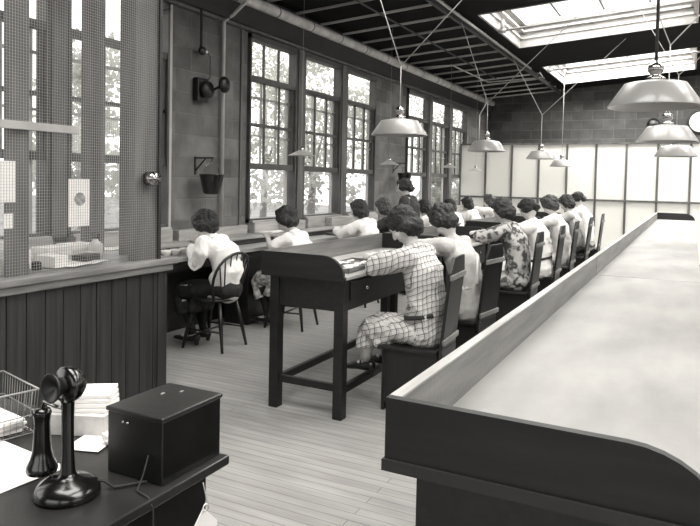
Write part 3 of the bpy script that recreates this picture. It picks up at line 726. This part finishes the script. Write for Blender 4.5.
for i, y in enumerate((7.6, 8.2, 9.9)):
    wood_tray((-4.07, y, .80), ('shallow tray on the window bench left of the one in grey', 'shallow tray on the window bench by the standing person', 'shallow tray on the window bench before the far block pier')[i], ('white watch dial in the bench tray left of the one in grey', 'white watch dial in the bench tray by the standing person', 'white watch dial in the bench tray before the far block pier')[i], 0, .3, .18, 4)
for i, (y0, y1) in enumerate(((6.75, 7.2), (7.9, 8.5))):
    o = B((-4.5, y0, .88), (-4.32, y1, 1.0)).build('storage_box', 'bench_wood', bevel=.004); tag(o, ('pale wooden box on the bench shelf before the middle near window', 'pale wooden box on the bench shelf before the third near window')[i], 'box', 'pale boxes on the bench shelf')
# hoop-back chairs
def hoop_chair(loc, rz, label):
    e = empty('hoop_back_chair', loc, label, 'chair', 'hoop-back chairs along the window bench', rz)   # faces local +x
    q = MB(); q.lathe([(.001, .425), (.18, .425), (.205, .435), (.205, .45), (.17, .455), (.001, .448)], n=28); q.build('seat', 'chair_wood', e)
    for sx, sy in ((1, 1), (1, -1), (-1, 1), (-1, -1)):
        MB().tube([(sx*.13, sy*.12, .43), (sx*.165, sy*.15, .25), (sx*.21, sy*.185, 0)], [.013, .019, .012], 10).build('leg', 'chair_wood', e)
    for sy in (1, -1): MB().cyl((.18, sy*.163, .17), (-.18, sy*.163, .17), .009).build('stretcher', 'chair_wood', e)
    MB().cyl((0, .163, .17), (0, -.163, .17), .009).build('stretcher', 'chair_wood', e)
    pts = []
    for i in range(17):
        t = PI*i/16; pts.append((-.11-.12*math.sin(t), math.cos(t)*(.18+.15*math.sin(t)**.6), .44+.41*math.sin(t)**.7))
    MB().tube(pts, .0125, 10).build('hoop', 'chair_wood', e)
    for t in (.25, .333, .417, .5, .583, .667, .75):
        t *= PI; MB().cyl((-.15, .15*math.cos(t)*1.1, .44), (-.11-.12*math.sin(t), math.cos(t)*(.18+.15*math.sin(t)**.6), .44+.41*math.sin(t)**.7), .0065).build('spindle', 'chair_wood', e)
for x, y, r, lb in ((-3.74, 4.70, YR+.05, 'dark hoop-back chair nearest the counter, under the one in white blouse and dark skirt'), (-3.6, 5.76, YR+.1, 'dark hoop-back chair glimpsed behind the near work table, second along the bench'),
                 (-3.6, 7.25, YR, 'dark hoop-back chair under the bobbed one in white blouse, third along the bench'), (-3.55, 7.98, YR, 'dark hoop-back chair under the one in dark grey'), (-3.55, 9.4, YR, 'dark hoop-back chair behind the second work table'),
                 (-3.6, 10.65, YR, 'dark hoop-back chair at the bench before the far window group'), (-3.6, 11.65, YR, 'dark hoop-back chair, second from the partition along the bench'), (-3.4, 12.45, YR, 'dark hoop-back chair nearest the partition along the bench')):
    hoop_chair((x, y, 0), r, lb)

# ------------------------------------------------------------------ work tables of the middle row
def work_table(y0, y1, label):
    e = empty('work_table', (-2.17, y0, 0), label, 'table', 'dark work tables in the middle row')
    L = y1-y0; x0, x1 = -.30, .30
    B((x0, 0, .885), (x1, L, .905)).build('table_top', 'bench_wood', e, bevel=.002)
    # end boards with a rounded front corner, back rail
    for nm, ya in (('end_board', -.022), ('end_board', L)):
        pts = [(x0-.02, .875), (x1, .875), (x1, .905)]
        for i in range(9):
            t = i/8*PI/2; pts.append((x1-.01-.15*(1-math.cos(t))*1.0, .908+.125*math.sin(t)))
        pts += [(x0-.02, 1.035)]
        MB().prism(pts, 1, ya, ya+.022).build(nm, 'dark_wood', e, bevel=.003)  # shading of the end boards is put into their dark wood colour
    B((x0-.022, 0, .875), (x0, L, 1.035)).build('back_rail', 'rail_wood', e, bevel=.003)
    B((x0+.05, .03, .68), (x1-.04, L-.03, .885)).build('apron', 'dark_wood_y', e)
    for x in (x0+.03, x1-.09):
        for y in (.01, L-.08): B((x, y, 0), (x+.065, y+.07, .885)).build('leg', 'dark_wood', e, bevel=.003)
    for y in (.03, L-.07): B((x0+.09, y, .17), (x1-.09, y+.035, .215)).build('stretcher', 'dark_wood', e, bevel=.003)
    for x in (x0+.04, x1-.075): B((x, .07, .15), (x+.035, L-.07, .2)).build('stretcher', 'dark_wood_y', e, bevel=.003)
    for k in range(2):
        ya = .12+k*.5*L; dr = B((x1-.045, ya, .74), (x1-.028, ya+.42, .86)).build('drawer', 'dark_wood_y', e, bevel=.003)
        MB().ell((x1-.018, ya+.21, .80), (.014, .014, .014)).build('knob', 'nickel', dr)
work_table(3.62, 5.47, 'dark work table nearest the camera with raised end board and back rail')
work_table(5.56, 6.98, 'second dark work table, right behind the nearest one')
work_table(8.05, 9.9, 'third dark work table, its rounded end board seen between two heads')
work_table(9.98, 11.8, 'dark work table farthest toward the white partition')
# ------------------------------------------------------------------ plank chairs
def plank_chair(loc, rz, label):
    e = empty('plank_chair', loc, label, 'chair', 'plank-back chairs in the middle row', rz)  # faces local +x
    B((-.16, -.19, .405), (.24, .19, .43)).build('seat', 'chair_wood', e, bevel=.004)
    w_ = .17; x0, xt = -.17, -.29
    pr = [(-w_, 0), (w_, 0), (w_, .5), (w_-.005, .9), (w_-.06, 1.03), (-w_+.06, 1.03), (-w_+.005, .9), (-w_, .5)]
    def X(z): return x0 if z < .43 else x0-(z-.43)*.1
    fl = [(-w_, 0), (w_, 0), (w_, .43)]
    q = MB()
    q.box((x0-.022, -w_, 0), (x0, w_, .43))
    up = [(-w_, .43), (w_, .43), (w_, .93), (w_-.05, 1.03), (-w_+.05, 1.03), (-w_, .93)]
    vs = [(X(z), y, z) for y, z in up] + [(X(z)-.022, y, z) for y, z in up]
    q.add(vs, [tuple(range(6)), tuple(range(11, 5, -1))] + [(i, 6+i, 6+(i+1) % 6, (i+1) % 6) for i in range(6)])
    q.build('back_plank', 'chair_wood', e, bevel=.003)
    for z in (.47, .885):
        q = MB(); q.box((X(z)-.036, -w_-.01, z-.0), (X(z)-.02, w_+.01, z+.035)); q.build('batten', 'batten_wood', e, bevel=.004)
    B((.19, -.17, 0), (.212, .17, .405)).build('front_plank', 'chair_wood', e)
    for s in (1, -1): B((-.16, s*.155-.01, .05), (.19, s*.155+.01, .405)).build('side_plank', 'chair_wood', e)
for x, y, r, lb in ((-1.57, 4.14, PI+.06, 'plank-back chair nearest the camera, under the one in plaid'), (-1.58, 5.15, PI-.12, 'plank-back chair turned slightly, second in the row'),
                 (-1.57, 6.8, PI, 'plank-back chair third in the row, behind the one in flowers'), (-1.57, 8.1, PI, 'plank-back chair fourth in the row'),
                 (-1.57, 9.2, PI, 'plank-back chair fifth in the row'), (-1.57, 10.6, PI, 'plank-back chair sixth in the row, next to last'), (-1.57, 12.1, PI, 'farthest plank-back chair, last in the row')):
    plank_chair((x, y, 0), r, lb)

# ------------------------------------------------------------------ long right table
def long_table(y0, y1, label, near, far):
    e = empty('long_table', (-.25, y0, 0), label, 'table', 'long pale-topped tables at the right')
    L = y1-y0; x0, x1 = -.30, .325
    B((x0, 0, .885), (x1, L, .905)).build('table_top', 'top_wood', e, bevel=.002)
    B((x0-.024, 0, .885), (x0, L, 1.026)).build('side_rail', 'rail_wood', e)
    B((x0-.026, 0, 1.026), (x0+.002, L, 1.031)).build('rail_cap', 'rail_cap', e, label='pale top edge of the side rail')  # thin top edge, paler than the side of the rail
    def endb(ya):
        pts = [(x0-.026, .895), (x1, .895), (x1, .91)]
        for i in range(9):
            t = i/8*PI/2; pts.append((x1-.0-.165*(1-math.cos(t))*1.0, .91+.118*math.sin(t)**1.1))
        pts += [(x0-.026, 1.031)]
        MB().prism(pts, 1, ya, ya+.022).build('end_board', 'dark_wood', e)  # low light on the end board is put into its darker wood
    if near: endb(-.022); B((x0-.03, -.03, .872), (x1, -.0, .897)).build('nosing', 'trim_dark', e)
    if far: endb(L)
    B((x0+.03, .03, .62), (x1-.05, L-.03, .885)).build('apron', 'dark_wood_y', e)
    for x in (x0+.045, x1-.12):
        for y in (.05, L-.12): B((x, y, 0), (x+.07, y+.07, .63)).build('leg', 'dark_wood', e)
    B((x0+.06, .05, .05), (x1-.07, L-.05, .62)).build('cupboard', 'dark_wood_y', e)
long_table(1.335, 4.715, 'long table with pale worn top filling the lower right, side rail at its left', True, False)
long_table(4.729, 13.62, 'far section of the long pale-topped table, beyond the crosswise joint', False, True)

# ------------------------------------------------------------------ counter, screen
e = empty('counter_partition', (-3.2, 3.48, 0), 'beadboard counter partition with a worn wooden cap at the left', 'counter')
def W(mb, nm, m, bv=0): return mb.build(nm, m, e, loc=(3.2, -3.48, 0), bevel=bv)
q = MB(); y = -.6
q.box((-3.25, -.6, .02), (-3.215, 3.46, .86))
while y < 3.4: q.box((-3.216, y+.004, .02), (-3.2, y+.118, .86)); y += .12
W(q, 'beadboard', 'bead_wood')
W(B((-3.25, 3.40, 0), (-3.192, 3.485, .86)), 'end_post', 'bead_wood')
W(B((-3.26, -.6, .86), (-3.17, 3.52, .905)), 'lower_cap', 'counter_wood', .006)
W(B((-4.0, -.6, .905), (-3.155, 3.56, .945)), 'counter_top', 'counter_wood', .006)
W(B((-3.95, 3.40, .0), (-3.26, 3.44, .905)), 'end_panel', 'dark_wood_y')
e = empty('mesh_screen', (-3.24, 3.4, .945), 'wire mesh screen on vertical boards standing on the counter at the upper left', 'screen')
ZT = 3.4
def W(mb, nm, m, bv=0): return mb.build(nm, m, e, loc=(3.24, -3.4, -.945), bevel=bv)
W(B((-3.27, 2.318, .945), (-3.24, 2.445, ZT)), 'slat', 'mullion')
for a, b in ((-3.99, -3.78), (-3.60, -3.46)):
    W(B((a, 3.44, .945), (b, 3.47, ZT)), 'slat', 'mullion')
W(B((-3.285, 3.215, .945), (-3.225, 3.41, ZT)), 'post', 'sash_light' if False else 'mullion')
W(B((-3.23, 3.405, .945), (-3.2, 3.43, ZT)), 'edge_strip', 'trim_dark')
W(B((-3.225, 1.6, 1.74), (-3.2, 2.75, 1.785)), 'cross_bar', 'steel_light', .002)
q = MB(); xx = -3.213; y = 1.6
while y < 3.41: q.box((xx-.001, y-.0006, .945), (xx+.001, y+.0006, ZT)); y += .0165
z = .95
while z < ZT: q.box((xx-.001, 1.6, z-.0006), (xx+.001, 3.41, z+.0006)); z += .0165
W(q, 'wire_mesh', 'mesh_wire')
e = empty('metal_drum', (-3.17, 3.3, 1.49), 'small shiny metal drum fixed to the screen post', 'drum')
MB().cyl((-.03, 0, 0), (.045, 0, 0), .046, 20).build('drum_body', 'nickel', e); MB().cyl((.045, 0, 0), (.052, 0, 0), .04, 20).build('drum_cap', 'nickel', e)
B((-.04, .035, -.03), (.02, .06, .04)).build('drum_bracket', 'black_iron', e)
def pinned(y0, y1, z0, z1, label, m='paper'):
    o = B((-3.222, y0, z0), (-3.219, y1, z1)).build('pinned_note', m); tag(o, label, 'paper', 'notes pinned on the mesh screen'); return o
pinned(2.18, 2.35, 1.35, 1.57, 'white sheet pinned on the mesh screen at the left edge'); pinned(2.28, 2.335, 1.21, 1.29, 'small white slip pinned on the mesh screen below the larger sheet')
o = pinned(2.69, 2.84, 1.20, 1.48, 'white sheet with a faint round print on the mesh screen')
MB().lathe([(.001, 0), (.04, 0)], n=20, M=Matrix.Rotation(PI/2, 3, 'Y')).build('print_mark', 'ink_print', o, loc=(-3.2185, 2.77, 1.36))
# counter clutter
for i, (x, y, a, b, h, z, rz) in enumerate(((-3.5, 2.3, .16, .14, .05, .945, .1), (-3.5, 2.31, .15, .13, .035, .996, .3), (-3.55, 2.56, .1, .07, .11, .945, -.1))):
    o = B((-a, -b, 0), (a, b, h)).build('paper_bundle', 'paper', bevel=.004); o.location = (x, y, z); o.rotation_euler = (0, 0, rz)
    tag(o, ('thick lower bundle of white papers on the counter at the left edge', 'thinner bundle of white papers lying on the thick one at the left edge', 'upright white bundle behind the ink pots on the counter')[i], 'papers')
paper_sheet((-3.75, 2.95, .947), .3, .5, 'crumpled sheet on the counter toward the window behind the boxes', crump=.02, n=14)
paper_sheet((-3.5, 2.33, 1.045), .3, .3, 'loose tilted sheet atop the bundles on the counter', crump=.02, tilt=(.25, -.1), rz=.4)
paper_sheet((-3.42, 2.9, .948), .25, .35, 'flat papers on the counter right of the ink pots', crump=.008, rz=.2)
for i, y in enumerate((2.52, 2.6)):
    q = MB(); q.lathe([(.001, 0), (.026, 0), (.028, .005), (.028, .04), (.022, .05), (.001, .05)], n=16); o = q.build('ink_pot', 'black_enamel'); o.location = (-3.38, y, .945)
    tag(o, ('left', 'right')[i]+' one of two squat black ink pots on the counter', 'ink pot', 'ink pots on the counter')
o = B((-.1, -.13, 0), (.1, .13, .06)).build('card_box', 'paper_grey', bevel=.003); o.location = (-3.6, 2.75, .945); tag(o, 'grey card box on the counter behind the ink pots', 'box')
o = B((-.07, -.09, 0), (.07, .09, .09)).build('card_box', 'trim_dark', bevel=.003); o.location = (-3.75, 2.62, .95); o.rotation_euler = (0, 0, .3); tag(o, 'dark box on the counter behind the grey card box', 'box')
o = B((-.08, -.05, 0), (.08, .05, .07)).build('card_box', 'paper', bevel=.003); o.location = (-3.4, 2.72, .95); o.rotation_euler = (0, 0, .1); tag(o, 'white card box on the counter right of the ink pots', 'box')
e = empty('ink_bottle', (-3.6, 3.23, .945), 'pale glass bottle with dark stopper behind the mesh near the post', 'bottle')
MB().lathe([(.001, 0), (.045, 0), (.05, .01), (.05, .09), (.02, .115), (.018, .135), (.001, .135)], n=20).build('bottle_body', 'bottle_glass', e)
MB().lathe([(.024, .13), (.026, .135), (.026, .165), (.001, .17)], n=16).build('stopper', 'black_enamel', e)
o = B((-.08, -.12, 0), (.08, .12, .05)).build('card_box', 'paper_grey', bevel=.003); o.location = (-3.6, 3.05, .945); o.rotation_euler = (0, 0, -.2); tag(o, 'low grey box on the counter left of the pale bottle', 'box')
for i in range(4):
    a = .5+.3*i; q = MB(); q.cyl((0, 0, 0), (.08*math.cos(a*2), .08*math.sin(a*2), .13), .004, 8); o = q.build('pen', 'trim_dark' if i % 2 else 'batten_wood'); o.location = (-3.3, 2.36+.03*i, .947)
    tag(o, 'pen standing tilted in the paper heap on the counter', 'pen', 'pens on the counter')

for i, (x, y, a, b, h, rz, m, lb) in enumerate(((-3.62, 2.9, .07, .1, .1, .1, 'paper', 'white upright box on the counter below the sheet with the round print'), (-3.8, 2.95, .08, .12, .07, -.1, 'paper_grey', 'grey flat box at the back of the counter beside the upright white box'),
        (-3.45, 3.02, .05, .08, .05, .3, 'trim_dark', 'small dark box on the counter just left of the screen post'), (-3.75, 3.2, .08, .1, .09, 0, 'paper', 'white box on the counter behind the low grey box'))):
    o = B((-a, -b, 0), (a, b, h)).build('card_box', m, bevel=.003); o.location = (x, y, .945); o.rotation_euler = (0, 0, rz); tag(o, lb, 'box')

# ------------------------------------------------------------------ desk with telephone
e = empty('desk', (-1.08, 1.42, 0), 'dark office desk in the lower left corner', 'desk')
def W(mb, nm, m, bv=0, **k): return mb.build(nm, m, e, loc=(1.08, -1.42, 0), bevel=bv, **k)
W(B((-2.1, .55, .735), (-1.075, 1.42, .76)), 'desk_top', 'desk_wood', .004)
W(B((-1.45, .62, 0), (-1.12, 1.38, .735)), 'pedestal', 'box_black', .004)
W(B((-2.08, .62, 0), (-1.8, 1.38, .735)), 'pedestal', 'box_black', .004)
for z in (.3, .52):
    dr = W(B((-1.43, 1.38, z), (-1.14, 1.392, z+.2)), 'drawer', 'dark_wood_y', .003)
    MB().ell((-1.285, 1.4, z+.1), (.014, .014, .014)).build('knob', 'nickel', dr)
e = empty('ringer_box', (-1.19, 1.3, .76), 'black wooden ringer box on the desk corner', 'box')
W = lambda mb, nm, m, bv=0: mb.build(nm, m, e, loc=(1.19, -1.3, -.76), bevel=bv)
W(B((-1.28, 1.19, .76), (-1.1, 1.41, .915)), 'case', 'box_black', .003)
W(B((-1.284, 1.186, .915), (-1.096, 1.414, .926)), 'lid', 'desk_wood', .003)
for x in (-1.225, -1.21): W(MB().ell((x, 1.188, .895), (.004, .004, .004)), 'screw', 'nickel')
for x, y in ((-1.23, 1.33), (-1.2, 1.37)): W(MB().ell((x, y, .926), (.004, .008, .002)), 'scratch_mark', 'batten_wood')
e = empty('candlestick_telephone', (-1.262, 1.055, .76), 'black candlestick telephone with round mouthpiece on the desk', 'telephone')
MB().lathe([(.001, 0), (.07, 0), (.0735, .006), (.072, .016), (.066, .026), (.05, .036), (.03, .042), (.022, .046), (.018, .052)], n=40).build('base', 'black_enamel', e)
MB().lathe([(.018, .045), (.0165, .06), (.0145, .1), (.0135, .17), (.0145, .215), (.018, .225), (.016, .235), (.001, .24)], n=24).build('stem', 'black_enamel', e)
dv = V((-.35, -.94, .0)).normalized(); dv = V((-.08, -.99, .05)).normalized()
Q = dv.to_track_quat('Z', 'Y').to_matrix()
hc = V((.0, .0, .258))
MB().lathe([(.001, -.034), (.026, -.031), (.038, -.016), (.042, .0), (.042, .008), (.037, .014), (.001, .016)], c=hc, n=32, M=Q).build('transmitter', 'black_enamel', e)
MB().lathe([(.02, .012), (.019, .018), (.023, .03), (.031, .04), (.034, .046), (.03, .046), (.012, .034), (.001, .03)], c=hc, n=32, M=Q).build('mouthpiece', 'black_iron', e)
MB().cyl((0, .0, .235), tuple(hc+V((0, .01, -.03))), .01).build('yoke', 'black_enamel', e)
rx = V((-.088, 0, 0))
r_ = MB(); r_.lathe([(.001, .035), (.034, .035), (.036, .042), (.034, .052), (.026, .068), (.021, .09), (.018, .15), (.02, .17), (.022, .178), (.018, .186), (.001, .188)], c=rx, n=28); rr = r_.build('receiver', 'black_enamel', e)
q = MB(); q.tube([(0, 0, .2), (-.04, 0, .2), (-.08, 0, .205), (-.088, 0, .18)], .0045, 8); q.build('switch_hook', 'nickel', e)
q = MB(); q.tube([(.03, .03, .03), (.05, .06, .02), (.075, .07, .006), (.11, .12, .006), (.12, .13, .006)], .0035, 8)
q.tube([(-.045, -.012, .04), (-.03, .03, .005), (0, .05, .006), (.02, .04, .03)], .003, 8); q.build('telephone_cord', 'cord_dark', e)
q = MB(); q.tube([(.05, -.114, .07), (.05, -.13, .03), (.06, -.16, .005), (.105, -.17, .004), (.12, -.17, -.02), (.12, -.17, -.26)], .0022, 6)
q.build('cord', 'cord_dark', bpy.data.objects['ringer_box'])
paper_sheet((-1.57, 1.05, .761), .36, .24, 'large white sheet on the desk beneath the hanging receiver', crump=.0006, rz=-.1)
paper_sheet((-1.45, 1.30, .762), .10, .13, 'small white card on the desk between telephone and ringer box', crump=.0008, rz=.3)
e = empty('wire_basket', (-1.78, 1.2, .76), 'wire letter basket at the back of the desk, left edge of view', 'basket')
q = MB(); a, b, hh = .125, .1, .13
for z, r2 in ((.005, .003), (hh, .004), (.06, .002)):
    k = 1 if z > .05 else .92; P4 = [(-a*k, -b*k, z), (a*k, -b*k, z), (a*k, b*k, z), (-a*k, b*k, z)]
    for i in range(4): q.cyl(P4[i], P4[(i+1) % 4], r2/2+.0008, 6)
for i in range(15):
    t = -a+2*a*i/14
    for s in (-1, 1): q.cyl((t, s*b, hh), (t*.92, s*b*.92, .005), .0009, 4)
    q.cyl((t*.92, -b*.92, .005), (t*.92, b*.92, .005), .0009, 4)
for i in range(12):
    t = -b+2*b*i/11
    for s in (-1, 1): q.cyl((s*a, t, hh), (s*a*.92, t*.92, .005), .0009, 4)
q.build('basket_wire', 'wire', e); e.rotation_euler = (0, 0, -.25)
for i in range(5):
    o = B((-.095, -.07, 0), (.095, .07, .008)).build('letter', 'paper' if i % 2 == 0 else 'paper_grey', bevel=.001); o.location = (-1.78+.005*i, 1.2-.004*i, .768+.0085*i); o.rotation_euler = (0, 0, -.25+.1*(i % 3))
    tag(o, ('letter at the bottom of the wire basket', 'second letter from the bottom in the wire basket', 'middle letter in the wire basket', 'second letter from the top in the wire basket', 'topmost letter in the wire basket')[i], 'letter', 'letters in the wire basket')
for i in range(4):
    o = B((-.085, -.055, 0), (.085, .055, .012)).build('envelope', 'paper', bevel=.002); o.location = (-1.57, 1.37, .82+.013*i); o.rotation_euler = (0, 0, .45+.05*i)
    tag(o, ('lowest', 'second lowest', 'second highest', 'topmost')[i]+' of the stacked white envelopes behind the telephone', 'envelope', 'white envelopes stacked behind the telephone')
o = B((-.1, -.065, 0), (.1, .065, .06)).build('book', 'paper_grey', bevel=.002); o.location = (-1.57, 1.36, .76); o.rotation_euler = (0, 0, .4); tag(o, 'grey book beneath the stacked envelopes', 'book')
q = MB(); 
for i in range(7): q.ell((rnd.uniform(-.03, .03), rnd.uniform(-.03, .03), .02+rnd.uniform(0, .012)), (.02, .018, .014))
cm = remesh(q, .005, 1, .008, 50, 9); cm.materials.append(MATS['paper']); o = MB().build('crumpled_paper', 'paper', mesh=cm); o.location = (-1.39, 1.33, .758); tag(o, 'crumpled white paper on the desk left of the ringer box', 'paper')
e = empty('hanging_tag', (-1.066, 1.3, .735), 'white paper tag hanging on a string from the desk edge', 'tag')
MB().prism([(0, -.065), (.055, -.12), (.055, -.2), (-.055, -.2), (-.055, -.12)], 0, 0, .003).build('tag_card', 'paper', e)
MB().tube([(0, 0, .0), (.002, .01, -.04), (.002, .02, -.075)], .0015, 5).build('string', 'cord_light', e)
MB().lathe([(.008, 0), (.011, .002), (.008, .003)], c=(.006, .0, -.062), n=12, M=Matrix.Rotation(PI/2, 3, 'Y')).build('ring', 'porcelain', e)

# ------------------------------------------------------------------ outside
o = B((-60, -30, -1.0), (WX-.35, 50, -.6)).build('lawn', 'grass'); struct(o); o.name = 'ground_outside'
def tree(x, y, h, r, seed, label):
    e = empty('leafy_tree', (x, y, -.6), label, 'tree', 'trees outside the windows')
    R_ = random.Random(seed)
    q = MB(); q.tube([(0, 0, 0), (.1, .05, h*.35), (0, .1, h*.75)], [.14, .1, .04], 8)
    for k in range(5):
        a = R_.uniform(0, 6.28); q.tube([(.05, .05, h*.35), (math.cos(a)*r*.6, math.sin(a)*r*.6, h*.7)], [.05, .015], 6)
    q.build('trunk', 'bark', e)
    q = MB(); vs = []; fs = []
    cl = [(R_.gauss(0, r*.45), R_.gauss(0, r*.45), h*R_.uniform(.25, 1.0), R_.uniform(.3, .7)*r*.6) for _ in range(34)]
    for cx, cy, cz, cr_ in cl:
        for _ in range(120):
            d = V((R_.gauss(0, 1), R_.gauss(0, 1), R_.gauss(0, 1))).normalized()*cr_*R_.uniform(.5, 1.1)
            c = V((cx, cy, cz))+d; u = V((R_.gauss(0, 1), R_.gauss(0, 1), R_.gauss(0, 1))).normalized(); w2 = u.orthogonal().normalized(); s = R_.uniform(.05, .1)
            k = len(vs); vs += [c-u*s, c-w2*s*.6, c+u*s, c+w2*s*.6]; fs.append((k, k+1, k+2, k+3))
    q.add(vs, fs); q.build('foliage', 'leaf', e)
tree(-8.2, 9.6, 3.3, 1.2, 1, 'leafy bush outside low in the nearest tall window')
tree(-13.5, 19.5, 6.8, 2.2, 2, 'tall tree outside filling the middle near window')
tree(-9.5, 16.0, 6.2, 1.7, 3, 'tall tree outside behind the third near window')
tree(-9, 26, 7, 2.4, 4, 'tall tree outside the far window group')
tree(-13.5, 11.5, 5.0, 1.8, 5, 'pale tree outside behind the mesh screen')
tree(-6.6, 19.5, 3.0, 1.1, 6, 'low bush outside the far window group, beside the sill')

# ------------------------------------------------------------------ light
wd = bpy.data.worlds.new('World'); S.world = wd; wd.use_nodes = True
bg = wd.node_tree.nodes['Background']; bg.inputs[0].default_value = (1, .995, .985, 1); bg.inputs[1].default_value = 2.0
def area(name, loc, sx_, sy_, p, rot=(0, 0, 0)):
    l = bpy.data.lights.new(name, 'AREA'); l.shape = 'RECTANGLE'; l.size = sx_; l.size_y = sy_; l.energy = p; l.color = (1, .995, .985)
    o = bpy.data.objects.new(name, l); C.objects.link(o); o.location = loc; o.rotation_euler = rot; return o
for a, b in ys:
    for x0, x1 in SX:
        area('skylight_daylight', ((x0+x1)/2, (a+b)/2, zc(x1)+.75), x1-x0+.4, b-a+.4, 850 if a > 12 else 250)

# ------------------------------------------------------------------ camera
cam = bpy.data.cameras.new('camera'); co = bpy.data.objects.new('camera', cam); C.objects.link(co); S.camera = co
f = 664.8; cam.sensor_width = 36; cam.lens = f/700*36; cam.shift_y = (207-263)/700; cam.clip_start = .05; cam.clip_end = 200
yaw, pitch, roll = math.radians(-27.153), math.radians(2.236), math.radians(1.173)
cy, sy = math.cos(yaw), math.sin(yaw)
fwd = V((sy*math.cos(pitch), cy*math.cos(pitch), -math.sin(pitch))); right = V((cy, -sy, 0)); down = fwd.cross(right)
r = right*math.cos(roll)-down*math.sin(roll); d = right*math.sin(roll)+down*math.cos(roll)
Mx = Matrix((( r.x, -d.x, -fwd.x, 0), (r.y, -d.y, -fwd.y, 0), (r.z, -d.z, -fwd.z, 1.5), (0, 0, 0, 1)))
co.matrix_world = Mx
S.view_settings.view_transform = 'Standard'; S.view_settings.look = 'None'; S.view_settings.exposure = .35; S.view_settings.gamma = 1
S.view_settings.use_curve_mapping = False
S.cycles.use_denoising = True
S.cycles.max_bounces = 8; S.cycles.diffuse_bounces = 5; S.cycles.transparent_max_bounces = 16
